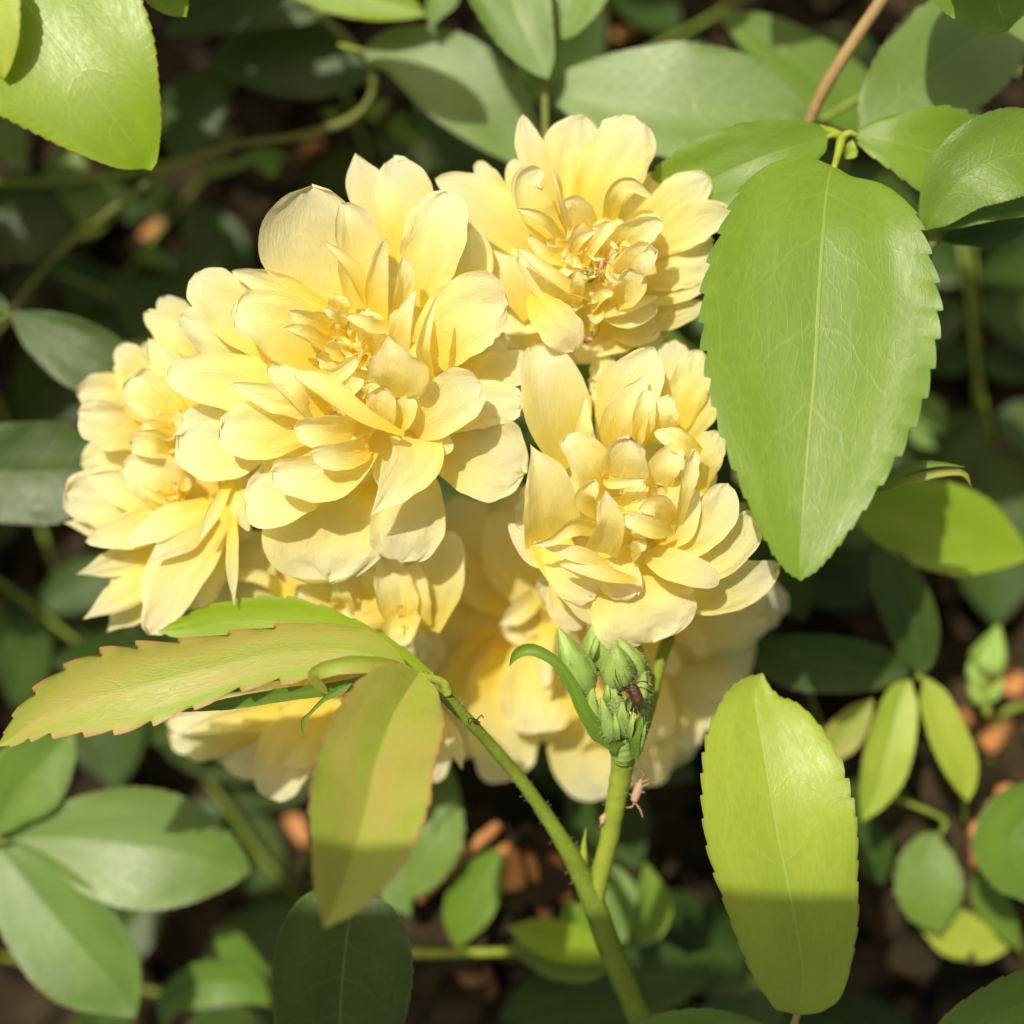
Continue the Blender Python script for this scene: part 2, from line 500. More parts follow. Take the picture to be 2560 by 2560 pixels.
# ------------------------------------------------------------------ the setting: soil under the shrub
GROUND_Z = -1750
MOUNDS = [(1260, 2250, -880, 420), (2480, 2150, -880, 420)]          # soil mounds added to lift the chips into sunlight: photo x, y, height, radius
def ground_z(x, y):
    """height of the soil in metres at world x, y"""
    z = GROUND_Z
    for (mx, my, mz, mr) in MOUNDS:
        c = at('P', mx, my, mz)
        d2 = ((x - c.x) ** 2 + (y - c.y) ** 2) / (mr * 1.2 * K) ** 2
        z += (mz - GROUND_Z) * math.exp(-d2 ** 2)
    return z * K + 0.003 * noise.fractal((x * 30, y * 30, 0), 1.0, 2.0, 5)
def ground_px(view, x, y):
    """the height (pixels) where the sight line through (x, y) meets the soil"""
    lo, hi = GROUND_Z - 400.0, 0.0
    z = hi
    while z > lo:
        v = at(view, x, y, z)
        if v.z <= ground_z(v.x, v.y): return z
        z -= 10
    return lo
N_ = 170
half = 0.9
verts, faces = [], []
for i in range(N_ + 1):
    for j in range(N_ + 1):
        u, v = (i / N_ * 2 - 1), (j / N_ * 2 - 1)
        x = half * (u * abs(u) ** 1.4); y = half * (v * abs(v) ** 1.4)
        verts.append((x, y, ground_z(x, y)))
for i in range(N_):
    for j in range(N_):
        a = i * (N_ + 1) + j
        faces.append((a, a + N_ + 1, a + N_ + 2, a + 1))
gr = mesh_object('ground', verts, faces, 'soil')
gr['kind'] = 'structure'

# far ground out to the horizon, just beneath the soil bed's rim
fg = mesh_object('terrain', [(-8, -8, GROUND_Z * K - 0.02), (8, -8, GROUND_Z * K - 0.02), (8, 8, GROUND_Z * K - 0.02), (-8, 8, GROUND_Z * K - 0.02)], [(0, 1, 2, 3)], 'soil')
fg['kind'] = 'structure'

# ------------------------------------------------------------------ the roses
def rose(label, view, base, petals, dz=0, inner=None, back=None, group='yellow roses of the cluster', mat='petal', seed=1):
    """base: (x, y, z) of the bloom's receptacle in the view. petals: (points, options).
    inner: (count, radius px, z lift) small crowded petals; back: (count, length px, z) petals under the drawn ones."""
    r = random.Random(seed)
    b = at(view, base[0], base[1], base[2] + dz)
    t = thing('rose_bloom', label, 'rose', b, group)
    x0, y0, s = VIEW[view]
    # the green cup the petals grow from
    hz = ((back[2] if back else base[2]) - base[2] - 45)
    path = [b + Vector((0, 0, (hz - q) * K)) for q in (0, 30, 60, 95, 120)]
    v, f = tube_mesh(path, [q * K for q in (30, 44, 42, 24, 14)], 12)
    rebase(mesh_object('hip', v, f, 'bud', t), t)
    if back:
        cnt, ln, bz = back
        for k in range(cnt):
            a = 6.283 * (k + r.uniform(-.2, .2)) / cnt
            l = ln * r.uniform(0.86, 1.06)
            wd = l * r.uniform(0.30, 0.44)
            dx, dy = math.cos(a) * l / s, math.sin(a) * l / s
            bx, by = base[0], base[1]
            zz = bz + dz + r.uniform(-25, 25)
            ribbon('petal', view, [(bx, by, zz - 10, wd * .3 / s), (bx + dx * .45, by + dy * .45, zz + 5, wd * .95 / s), (bx + dx * .8, by + dy * .8, zz, wd * 1.0 / s), (bx + dx, by + dy, zz - 25, wd * .7 / s)],
                   mat, t, arc=r.uniform(10, 40), roll=r.uniform(-14, 14), ruffle=0.11, rim=0.05, notch=r.uniform(0, .2), jag=.05, capp=2.7)
    for p in petals:
        o = {}
        pv = view
        if isinstance(p[0], str): pv, p = p[0], p[1:]
        pts = [(q[0], q[1], q[2] + dz, q[3] * (1.10 if q[3] > 45 else 1.0)) for q in p[0]]
        if len(p) > 1: o = dict(p[1])
        o.setdefault('roll', r.uniform(-10, 10))
        o.setdefault('arc', r.uniform(-14, 34))
        o.setdefault('ruffle', 0.10)
        o.setdefault('rim', 0.02)
        o.setdefault('jag', 0.055)
        if 'capp' not in o: o['capp'] = r.uniform(2.4, 3.5); o.setdefault('cap', r.uniform(.22, .34))
        o.setdefault('notch', r.uniform(-.02, .26))
        m_ = o.pop('mat', mat)
        ribbon('petal', pv, pts, m_, t, **o)
    if inner:
        for (cx, cy, cnt, rad, z0, z1) in inner:
            for k in range(cnt):
                a = k * 2.399 + r.uniform(-.3, .3)
                q = ((k + 0.5) / cnt) ** 0.6
                rr = rad * q
                l = rad * r.uniform(0.55, 0.95)
                wd = l * r.uniform(0.34, 0.62)
                ca, sa = math.cos(a) / s, math.sin(a) / s
                bx, by = cx + ca * rr * 0.35, cy + sa * rr * 0.35
                zt = z0 + (z1 - z0) * (1 - 0.5 * q) + r.uniform(-10, 25) + dz
                o_ = 0.55 + 0.45 * q
                tx, ty = cx + ca * rr * 1.15, cy + sa * rr * 1.15
                bend = r.uniform(-.3, .3) * l
                mx, my = (bx + tx) / 2 - sa * bend, (by + ty) / 2 + ca * bend
                ribbon('petal', view, [(bx, by, z0 + dz, wd * .35 / s), (mx, my, (z0 + dz) * .4 + zt * .6, wd * .9 / s), (tx, ty, zt, wd * .8 / s)],
                       'petal_in', t, arc=r.uniform(-30, 80), roll=r.uniform(-35, 35), ruffle=0.16, rim=r.uniform(-.1, .25), notch=r.uniform(0, .25), jag=0.07, nt_=14, ns=8)
    return t

def stamens(t, view, x, y, z, n, spread, seed):
    r = random.Random(seed)
    for k in range(n):
        a = r.uniform(0, 6.283); q = spread * r.uniform(.3, 1)
        tube('stamen', view, [(x + q * .3 * math.cos(a), y + q * .3 * math.sin(a), z, 5), (x + q * .8 * math.cos(a), y + q * .8 * math.sin(a), z + 40, 4), (x + q * math.cos(a), y + q * math.sin(a), z + 60 + r.uniform(0, 30), 4), (x + q * 1.06 * math.cos(a), y + q * 1.06 * math.sin(a), z + 75, 11), (x + q * 1.12 * math.cos(a), y + q * 1.12 * math.sin(a), z + 80, 3)], 'anther', t, sides=6, per=4)

# --- the big bloom in the middle (view V1)
F1 = [
 ([(1000, 1420, 90, 60), (960, 1600, 130, 120), (900, 1720, 130, 120)], dict(mat='petal_in')),
 ([(1080, 1440, 110, 60), (1150, 1600, 150, 90), (1180, 1780, 150, 70)], dict(mat='petal_in')),
 ([(1100, 1380, 150, 50), (1000, 1460, 200, 80), (930, 1500, 210, 60)], dict(mat='petal_in')),
 ([(1180, 1420, 140, 50), (1230, 1500, 190, 60), (1250, 1600, 190, 50)], dict(mat='petal_in')),
 ([(1030, 1400, 60, 60), (1090, 1650, 80, 110), (1120, 1900, 80, 110)],),
 ([(1100, 1350, 60, 60), (1300, 1500, 70, 120), (1420, 1620, 70, 110)],),
 ([(950, 1350, 60, 60), (740, 1560, 80, 130), (560, 1640, 80, 110)],),
 ([(900, 1250, 60, 60), (650, 1350, 80, 110), (500, 1380, 80, 90)],),
 ([(1380, 1150, 60, 80), (1560, 1090, 70, 100), (1740, 980, 60, 90)],),
 ([(1460, 1230, 70, 90), (1690, 1190, 90, 95), (1890, 1130, 90, 70)],),
 ([(1500, 830, 60, 70), (1600, 640, 70, 105), (1585, 420, 60, 50)], dict(arc=50)),
 ([(1230, 620, 80, 40), (1130, 400, 90, 108), (1045, 220, 95, 95), (998, 72, 85, 45)], dict(capp=1.6, notch=0)),
 ([(1240, 640, 75, 40), (1250, 400, 100, 118), (1235, 250, 100, 132), (1190, 90, 85, 85)], dict(notch=-.1)),
 ([(600, 1160, 60, 80), (330, 1010, 80, 125), (105, 890, 70, 75)],),
 ([(640, 1100, 100, 80), (430, 910, 125, 140), (270, 770, 135, 125), (180, 680, 120, 70)], dict(roll=12, jag=.05)),
 ([(1000, 900, 110, 90), (890, 690, 130, 245), (800, 470, 160, 292), (775, 232, 195, 230)], dict(arc=44, ruffle=.03, jag=.02, rim=-.05, cap=.42, capp=2.3, notch=.02)),
 ([(1300, 840, 130, 50), (1370, 620, 180, 140), (1420, 430, 195, 155), (1450, 262, 175, 105)], dict(arc=34, notch=.12, roll=-8)),
 ([(1010, 860, 150, 60), (1010, 620, 200, 120), (975, 440, 240, 110), (920, 320, 250, 40)], dict(arc=60, roll=14)),
 ([(850, 850, 150, 30), (600, 740, 175, 80), (365, 665, 165, 25)], dict(arc=50, roll=-22)),
 ([(760, 1260, 130, 90), (450, 1240, 165, 134), (200, 1210, 175, 118), (35, 1180, 160, 50)], dict(arc=22)),
 ([(600, 1400, 80, 120), (330, 1530, 110, 192), (90, 1500, 100, 150)], dict(arc=20)),
 ([(850, 1430, 130, 60), (570, 1475, 180, 128), (420, 1480, 190, 130), (300, 1470, 180, 80)], dict(arc=26, jag=.05)),
 ([(1330, 1530, 90, 70), (1520, 1570, 115, 170), (1700, 1630, 130, 205), (1855, 1690, 115, 120)], dict(arc=26, jag=.05)),
 ([(1330, 1470, 110, 60), (1570, 1350, 135, 110), (1850, 1330, 135, 85)], dict(jag=.08)),
 ([(980, 1650, 70, 120), (900, 1850, 95, 240), (850, 2060, 100, 285), (860, 2232, 85, 190)], dict(arc=18)),
 ([(1250, 1560, 90, 60), (1270, 1800, 120, 155), (1250, 2000, 130, 180), (1235, 2145, 110, 120)], dict(arc=26, notch=-.06)),
 ([(900, 1600, 110, 80), (700, 1730, 140, 160), (560, 1810, 150, 170), (430, 1800, 135, 100)], dict(arc=24)),
 ([(850, 1120, 150, 110), (640, 975, 215, 172), (500, 905, 245, 150), (370, 890, 250, 90)], dict(arc=44, roll=16, ruffle=.04)),
 ([(830, 1390, 170, 60), (700, 1270, 250, 90), (550, 1150, 235, 45)], dict(arc=50, roll=20)),
 ([(860, 1390, 190, 50), (620, 1315, 240, 78), (360, 1245, 250, 26)], dict(arc=30, roll=-14)),
 ([(1060, 1550, 160, 70), (900, 1700, 225, 118), (740, 1720, 235, 125), (565, 1690, 215, 70)], dict(arc=58, rim=-.05)),
 ([(1020, 1500, 190, 80), (860, 1480, 270, 105), (680, 1465, 295, 70)], dict(arc=60, roll=-18)),
 ([(1060, 1560, 210, 60), (920, 1600, 280, 78), (765, 1590, 300, 50)], dict(arc=50, roll=-20)),
 ([(1320, 1470, 180, 60), (1310, 1610, 240, 120), (1210, 1750, 255, 90), (1065, 1915, 245, 18)], dict(arc=26, capp=1.5)),
 ([(1360, 1480, 150, 50), (1430, 1540, 210, 60), (1470, 1500, 220, 25)],),
 ([(1260, 1480, 190, 60), (1400, 1395, 245, 115), (1530, 1290, 260, 132), (1625, 1230, 250, 75)], dict(arc=24, jag=.05)),
 ([(1370, 1100, 150, 110), (1480, 960, 200, 172), (1620, 860, 215, 182), (1765, 840, 190, 110)], dict(arc=30)),
 ([(1370, 1230, 210, 35), (1330, 1080, 300, 52), (1350, 950, 330, 50), (1405, 790, 330, 24)], dict(arc=110, roll=20, rim=.1)),
 ([(1220, 1120, 210, 50), (1245, 940, 300, 65), (1300, 762, 315, 15)], dict(arc=60, roll=-25)),
 ([(1110, 900, 190, 60), (1120, 700, 260, 72), (1150, 505, 310, 42)], dict(arc=80, roll=-12)),
 ([(1210, 860, 190, 30), (1240, 720, 250, 52), (1235, 600, 270, 34)], dict(arc=60, roll=22)),
 ([(1050, 820, 190, 35), (960, 650, 250, 55), (825, 515, 280, 18)], dict(arc=90, roll=28)),
 ([(1205, 1310, 250, 70), (1210, 1215, 320, 150), (1180, 1110, 350, 110), (1160, 995, 360, 20)], dict(arc=26, cap0=.35, roll=-6, capp=1.6, mat='petal_in')),
 ([(1240, 1500, 270, 14), (1020, 1400, 315, 58), (830, 1275, 325, 78), (680, 1190, 290, 40)], dict(arc=60, roll=34, mat='petal_in')),
 ([(860, 1060, 210, 50), (740, 1000, 285, 66), (630, 955, 310, 40)], dict(arc=100, roll=30, mat='petal_in')),
 ([(870, 960, 210, 50), (760, 910, 275, 60), (650, 870, 300, 40)], dict(arc=70, roll=-20, mat='petal_in')),
 ([(1180, 960, 240, 40), (1070, 960, 300, 60), (940, 895, 310, 36)], dict(arc=80, roll=30, mat='petal_in')),
 ([(950, 930, 230, 30), (890, 890, 290, 34), (830, 855, 300, 14)], dict(arc=60, mat='petal_in')),
 ([(900, 900, 180, 45), (910, 830, 240, 55), (930, 790, 250, 40)], dict(mat='petal_in')),
 ([(1120, 1470, 190, 50), (1130, 1360, 260, 84), (1140, 1260, 285, 66)], dict(arc=50, mat='petal_in')),
 ([(1190, 1480, 200, 40), (1250, 1380, 260, 66), (1270, 1290, 270, 40)], dict(arc=50, mat='petal_in')),
 ([(930, 1370, 190, 50), (960, 1270, 260, 60), (1040, 1225, 280, 30)], dict(arc=50, mat='petal_in')),
 ([(800, 1190, 200, 20), (890, 1200, 260, 50), (1010, 1110, 280, 40)], dict(arc=70, mat='petal_in')),
]
f1 = rose('largest pale yellow double rose, wide open in the middle of the cluster', 'V1', (1040, 1130, 100), F1,
     inner=[(1000, 1070, 13, 100, 170, 290), (1040, 1290, 6, 80, 170, 250)], back=(9, 300, 60), seed=3)

# --- upper right bloom (V2)
F2 = [
 ([(740, 1130, -50, 120), (580, 1330, -45, 165), (480, 1460, -55, 110)],),
 ([(540, 620, 0, 35), (410, 480, 10, 62), (325, 345, 0, 36)],),
 ([(1200, 640, -30, 60), (1330, 500, -20, 80), (1425, 425, -20, 38)],),
 ([(640, 640, 10, 50), (545, 460, 25, 58), (540, 335, 20, 35)],),
 ([(860, 680, -10, 70), (850, 430, 5, 135), (880, 250, 10, 152), (930, 95, 5, 95)],),
 ([(760, 660, 20, 50), (690, 430, 60, 80), (615, 240, 70, 72), (585, 82, 60, 28)], dict(notch=.2)),
 ([(950, 720, 20, 75), (1040, 470, 70, 160), (1150, 270, 80, 168), (1225, 95, 60, 110)], dict(jag=.06)),
 ([(700, 920, 20, 60), (480, 700, 50, 130), (280, 540, 60, 125), (85, 450, 50, 40)], dict(arc=26)),
 ([(640, 1230, 0, 60), (520, 1000, 40, 105), (375, 790, 35, 60)],),
 ([(1150, 820, 0, 60), (1380, 620, 35, 100), (1520, 520, 45, 108), (1640, 440, 40, 60)], dict(jag=.05)),
 ([(1150, 900, 15, 60), (1450, 750, 55, 112), (1620, 670, 60, 105), (1780, 640, 50, 40)], dict(jag=.05)),
 ([(1150, 950, 5, 80), (1450, 860, 35, 112), (1660, 800, 20, 90)],),
 ([(1200, 1000, 15, 80), (1450, 970, 45, 100), (1660, 960, 25, 60)],),
 ([(1200, 1090, 10, 70), (1450, 1070, 40, 82), (1640, 1030, 25, 42)],),
 ([(1130, 1210, -5, 70), (1400, 1220, 20, 80), (1620, 1160, 15, 36)],),
 ([(1060, 1230, 20, 80), (1200, 1290, 40, 95), (1350, 1270, 35, 75)],),
 ([(1050, 1260, -30, 60), (980, 1400, -15, 78), (890, 1480, -20, 40)],),
 ([(1290, 1370, 5, 18), (1120, 1400, 20, 46), (930, 1450, 15, 30)], dict(arc=60)),
 ([(1000, 1120, 60, 60), (1170, 1220, 100, 110), (1350, 1180, 110, 70)], dict(arc=50, roll=-16)),
 ([(610, 1110, 115, 55), (730, 1220, 160, 100), (820, 1330, 160, 112), (875, 1430, 130, 72)], dict(arc=18, cap0=.22, rim=.12)),
 ([(900, 1180, 70, 60), (720, 1060, 120, 92), (555, 870, 140, 55)], dict(arc=50)),
 ([(800, 820, 80, 50), (650, 650, 140, 115), (600, 480, 160, 100), (690, 395, 150, 45)], dict(arc=60, roll=14)),
 ([(950, 760, 90, 80), (880, 620, 150, 86), (820, 565, 170, 45)], dict(arc=60)),
 ([(810, 800, 120, 30), (700, 680, 200, 44), (560, 618, 210, 34)], dict(arc=90, mat='petal_in')),
 ([(835, 790, 130, 14), (785, 570, 220, 26), (740, 370, 235, 8)], dict(arc=120, roll=40)),
 ([(1070, 700, 110, 40), (1110, 545, 200, 56), (1190, 490, 215, 52), (1325, 560, 200, 18)], dict(arc=70, mat='petal_in')),
 ([(1120, 880, 120, 60), (1230, 770, 210, 112), (1380, 690, 225, 50)], dict(arc=70, jag=.1, ruffle=.12)),
 ([(1150, 1050, 120, 70), (1240, 920, 210, 115), (1350, 860, 230, 60)], dict(arc=70, jag=.1, ruffle=.12)),
 ([(1080, 1150, 120, 60), (1180, 1050, 200, 108), (1190, 955, 230, 80)], dict(arc=60)),
 ([(980, 1140, 130, 20), (800, 1050, 200, 58), (650, 940, 215, 54), (555, 845, 205, 26)], dict(arc=90, roll=30)),
 ([(960, 1240, 90, 24), (1150, 1190, 140, 46), (1355, 1120, 145, 24)], dict(arc=70, roll=-20)),
 ([(890, 1120, 150, 36), (890, 1050, 200, 50), (890, 965, 215, 38)], dict(arc=80, mat='petal_in')),
 ([(920, 970, 130, 18), (990, 830, 190, 36), (1090, 690, 200, 60)], dict(arc=60, mat='petal_in')),
 ([(850, 900, 130, 30), (900, 800, 190, 36), (1000, 740, 200, 20)], dict(arc=60, mat='petal_in')),
 ([(850, 900, 120, 60), (720, 880, 170, 50), (610, 780, 190, 40)], dict(arc=60, mat='petal_in')),
 ([(960, 1180, 120, 40), (1030, 1110, 160, 40), (1100, 1090, 170, 30)], dict(arc=60, mat='petal_in')),
]
f2 = rose('upper right yellow rose with a loose ragged centre and a green eye', 'V2', (950, 980, 0), F2,
     inner=[(960, 900, 14, 105, 90, 190), (1160, 830, 7, 90, 110, 210), (950, 1150, 5, 65, 90, 150)], back=(9, 250, -50), seed=8)
stamens(f2, 'V2', 965, 980, 120, 5, 50, 5)
tube('pistil', 'V2', [(960, 1050, 60, 24), (965, 1010, 120, 28), (970, 985, 165, 22), (972, 975, 180, 6)], 'bud', f2)

# --- right lower bloom (V3)
F3 = [
 ([(650, 820, 40, 110), (545, 520, 110, 195), (485, 300, 125, 165), (440, 145, 105, 90)], dict(arc=46, roll=14, ruffle=.03, jag=.01)),
 ([(900, 440, -10, 60), (820, 290, 10, 78), (735, 285, 0, 42)], dict(jag=.08)),
 ([(860, 620, -20, 60), (800, 400, -10, 70), (740, 400, -20, 50)], dict(jag=.08)),
 ([(1150, 560, 0, 80), (1200, 330, 20, 112), (1230, 120, 10, 90)],),
 ([(1200, 700, 20, 80), (1340, 480, 45, 130), (1430, 310, 30, 70)],),
 ([(1220, 620, 50, 70), (1300, 380, 70, 112), (1380, 180, 60, 70)],),
 ([(870, 780, 40, 60), (920, 520, 110, 150), (1010, 330, 140, 152), (1110, 160, 130, 46)], dict(arc=30, roll=-10)),
 ([(900, 760, 90, 80), (950, 540, 180, 130), (1060, 305, 195, 38)], dict(arc=50, capp=1.6)),
 ([(1120, 700, 110, 60), (1150, 550, 190, 84), (1185, 430, 190, 50)],),
 ([(1010, 720, 120, 40), (1040, 550, 210, 72), (1060, 395, 215, 50)], dict(arc=60)),
 ([(740, 760, 100, 50), (700, 640, 150, 60), (715, 440, 160, 22)], dict(arc=60)),
 ([(1320, 960, 60, 70), (1400, 770, 110, 90), (1475, 640, 90, 50)],),
 ([(520, 1240, 100, 160), (500, 1060, 170, 160), (470, 880, 210, 125), (398, 705, 225, 22)], dict(arc=50, roll=12, capp=1.5, rim=-.04)),
 ([(820, 1020, 150, 80), (750, 860, 250, 122), (650, 720, 275, 96), (600, 665, 265, 50)], dict(arc=40, roll=18)),
 ([(930, 980, 150, 100), (940, 800, 235, 148), (965, 665, 260, 112)], dict(arc=70, rim=-.05)),
 ([(1365, 765, 190, 40), (1240, 690, 235, 66), (1105, 638, 220, 26)], dict(arc=40, rim=.15)),
 ([(1100, 1020, 150, 50), (1150, 850, 230, 92), (1240, 715, 235, 66)], dict(arc=50)),
 ([(1230, 1215, 190, 18), (1270, 1000, 275, 46), (1300, 860, 290, 62), (1335, 735, 285, 44)], dict(arc=70, roll=24, ruffle=.1, jag=.06)),
 ([(1190, 1200, 110, 60), (1400, 1360, 150, 112), (1600, 1220, 160, 112), (1670, 1090, 145, 50)], dict(arc=30)),
 ([(1120, 1500, 60, 60), (1400, 1550, 95, 118), (1620, 1490, 100, 122), (1815, 1390, 85, 50)], dict(arc=26)),
 ([(1120, 1350, 140, 50), (1330, 1240, 190, 95), (1450, 1090, 205, 122), (1520, 930, 190, 60)], dict(arc=34)),
 ([(950, 1400, 90, 80), (1010, 1560, 130, 250), (1060, 1700, 140, 275), (1100, 1828, 115, 165)], dict(arc=22, notch=.08)),
 ([(600, 1200, 50, 80), (440, 1330, 110, 70), (280, 1155, 115, 30)], dict(arc=30)),
 ([(420, 1180, 90, 60), (530, 1400, 130, 85), (690, 1600, 130, 85), (795, 1745, 105, 28)], dict(arc=40, roll=-20)),
 ([(600, 1500, 10, 80), (600, 1620, 40, 100), (690, 1755, 30, 40)],),
 ([(560, 1250, 130, 60), (620, 1430, 160, 120), (760, 1580, 150, 90)],),
 ([(860, 1300, 130, 80), (900, 1450, 160, 120), (1010, 1560, 160, 70)],),
 ([(1040, 1330, 170, 30), (1200, 1390, 215, 90), (1380, 1450, 220, 76), (1470, 1500, 205, 30)], dict(arc=32, cap0=.15)),
 ([(1010, 1485, 200, 14), (800, 1445, 240, 48), (565, 1388, 240, 16)], dict(arc=50, roll=20)),
 ([(850, 1385, 190, 20), (680, 1340, 235, 52), (480, 1290, 235, 18)], dict(arc=50, roll=20)),
 ([(800, 1100, 170, 60), (715, 1010, 260, 78), (770, 910, 285, 70)], dict(arc=80, mat='petal_in')),
 ([(790, 1180, 180, 50), (650, 1165, 255, 66), (520, 1250, 265, 44), (405, 1280, 255, 14)], dict(arc=90, roll=-16, mat='petal_in')),
 ([(800, 1320, 190, 95), (850, 1170, 285, 82), (835, 1060, 305, 62), (828, 965, 315, 24)], dict(arc=40, capp=1.5)),
 ([(1200, 1140, 180, 50), (1120, 1060, 250, 78), (1015, 1075, 270, 40)], dict(arc=60, mat='petal_in')),
 ([(1215, 1215, 230, 26), (1080, 1175, 290, 60), (925, 1115, 290, 48)], dict(arc=50, mat='petal_in', cap0=.2)),
 ([(960, 1330, 180, 50), (1020, 1290, 240, 40), (1060, 1290, 250, 20)], dict(mat='petal_in')),
 ([(900, 1160, 140, 60), (980, 1030, 200, 60), (1060, 930, 210, 40)], dict(mat='petal_in')),
 ([(840, 900, 200, 30), (870, 930, 260, 40), (1050, 910, 270, 36)], dict(arc=80, mat='petal_in')),
 ([(1120, 1270, 140, 50), (1270, 1180, 210, 70), (1350, 960, 220, 30)], dict(arc=40)),
 ([(1200, 900, 160, 60), (1240, 960, 200, 60), (1190, 1100, 200, 40)], dict(mat='petal_in')),
]
f3 = rose('deep cupped yellow rose right of centre, beside the large drooping green leaf', 'V3', (950, 1180, 80), F3,
     inner=[(990, 1130, 11, 95, 140, 230), (1180, 860, 6, 80, 130, 210)], back=(8, 270, 20), seed=12, dz=0)

# --- left blooms (V4)
F4 = [
 ([(780, 360, -90, 60), (670, 200, -80, 82), (585, 95, -85, 45)],),
 ([(860, 460, -20, 60), (700, 310, 0, 72), (610, 245, 0, 40)],),
 ([(830, 450, -50, 40), (660, 300, -30, 85), (495, 175, -40, 42)],),
 ([(760, 720, -40, 80), (640, 500, -20, 105), (520, 315, -20, 36)], dict(arc=50)),
 ([(540, 600, -110, 70), (430, 440, -90, 78), (350, 360, -90, 48)], dict(notch=.1)),
 ([(500, 700, -120, 80), (300, 590, -110, 92), (135, 620, -110, 48)],),
 ([(500, 900, -160, 80), (300, 940, -150, 95), (155, 985, -150, 50)],),
 ([(690, 800, -60, 80), (530, 620, -20, 142), (430, 510, -20, 100)], dict(arc=50)),
 ([(560, 810, -60, 80), (330, 775, -20, 128), (145, 720, -20, 80)], dict(arc=30)),
 ([(660, 820, 0, 20), (510, 730, 40, 40), (395, 645, 35, 18)], dict(arc=60, roll=25)),
 ([(680, 900, -40, 60), (550, 880, 40, 80), (420, 880, 40, 60)], dict(arc=60, mat='petal_in')),
 ([(660, 860, -40, 60), (560, 800, 30, 60), (480, 790, 30, 40)], dict(arc=60, mat='petal_in')),
]
f4 = rose('yellow rose at the upper left of the cluster, half hidden by the largest one', 'V4', (690, 830, -110), F4,
     inner=[(620, 850, 12, 75, -60, 20)], back=(9, 235, -150), seed=21)
F5 = [
 ([(950, 1250, -80, 60), (840, 1500, -85, 115), (740, 1760, -90, 85)],),
 ([(620, 1290, -90, 60), (330, 1320, -85, 82), (65, 1305, -90, 30)], dict(capp=1.4)),
 ([(640, 1260, -80, 80), (330, 1180, -55, 165), (70, 1135, -60, 100)], dict(arc=34)),
 ([(700, 1190, -20, 80), (560, 1080, 20, 145), (380, 985, 20, 80)], dict(arc=50, roll=14, ruffle=.1)),
 ([(700, 1230, -40, 60), (430, 1130, 0, 105), (190, 1060, 0, 40)], dict(arc=44, ruffle=.1)),
 ([(720, 1260, -20, 50), (450, 1335, 10, 95), (180, 1405, 5, 36)], dict(arc=34)),
 ([(560, 1440, -70, 50), (360, 1510, -60, 68), (130, 1580, -65, 16)], dict(capp=1.4)),
 ([(600, 1480, -90, 60), (430, 1570, -80, 76), (310, 1630, -80, 40)],),
 ([(600, 1640, -100, 60), (430, 1750, -95, 92), (295, 1890, -100, 28)], dict(capp=1.4)),
 ([(620, 1550, -50, 50), (390, 1680, -30, 80), (165, 1822, -35, 18)], dict(capp=1.4)),
 ([(930, 1180, -30, 60), (760, 1400, 0, 112), (600, 1600, -10, 105), (500, 1760, -20, 60)],),
 ([(940, 1180, 0, 50), (790, 1440, 20, 112), (640, 1680, 20, 115), (520, 1900, 5, 75)], dict(arc=30)),
 ([(840, 1200, 20, 40), (640, 1290, 60, 80), (405, 1415, 50, 36)],),
 ([(870, 1250, 30, 40), (700, 1370, 60, 84), (505, 1525, 50, 26)], dict(capp=1.5)),
 ([(950, 1100, 90, 20), (870, 1250, 110, 45), (793, 1388, 100, 14)], dict(arc=60)),
 ([(970, 1070, 60, 24), (1010, 1210, 90, 56), (1055, 1350, 80, 18)], dict(arc=40)),
 ([(975, 1265, 90, 20), (972, 1500, 115, 43), (978, 1758, 105, 10)], dict(arc=60, capp=1.5)),
 ([(700, 1180, -20, 60), (560, 1160, 40, 40), (460, 1100, 45, 20)], dict(arc=90, mat='petal_in')),
]
f5 = rose('yellow rose at the lower left of the cluster, side on with petals fanned downward', 'V4', (880, 1160, -100), F5,
     inner=[(650, 1150, 8, 60, -20, 50)], back=(5, 130, -130), seed=33)

# --- bottom centre bloom, under the big one (V5)
F6 = [
 ([(880, 440, -150, 60), (650, 270, -160, 90), (330, 270, -165, 80)],),
 ([(780, 500, -120, 40), (600, 390, -120, 42), (320, 385, -130, 30)], dict(arc=70)),
 ([(760, 600, -170, 60), (540, 490, -170, 90), (280, 500, -170, 60)],),
 ([(920, 460, -80, 40), (860, 360, -60, 46), (805, 328, -60, 22)],),
 ([(1180, 640, -60, 70), (1080, 470, -30, 100), (960, 430, -10, 60)], dict(arc=60)),
 ([(1080, 560, -60, 70), (880, 500, -10, 110), (800, 440, 0, 50)], dict(arc=80, rim=-.05)),
 ([(1040, 560, -40, 50), (1030, 500, 20, 60), (1010, 440, 30, 40)], dict(arc=60, mat='petal_in')),
 ([(1180, 560, -60, 60), (1190, 450, -10, 50), (1150, 360, 0, 30)], dict(mat='petal_in')),
 ([(1280, 560, -50, 80), (1100, 595, -10, 62), (915, 608, -15, 14)], dict(capp=1.4)),
 ([(1460, 660, -50, 60), (1500, 450, -20, 130), (1560, 260, -20, 92), (1540, 160, -30, 50)], dict(arc=36)),
 ([(1340, 640, -20, 60), (1290, 470, 25, 115), (1240, 285, 20, 50)], dict(arc=60, roll=12)),
 ([(1420, 640, -30, 60), (1400, 480, 10, 70), (1380, 320, 10, 50)], dict(arc=40)),
 ([(1345, 590, 0, 60), (1340, 680, 40, 125), (1350, 748, 55, 85)], dict(arc=90, rim=-.15, mat='petal_in')),
 ([(1320, 620, 10, 20), (1310, 660, 50, 34), (1320, 700, 50, 20)], dict(mat='petal_in')),
]
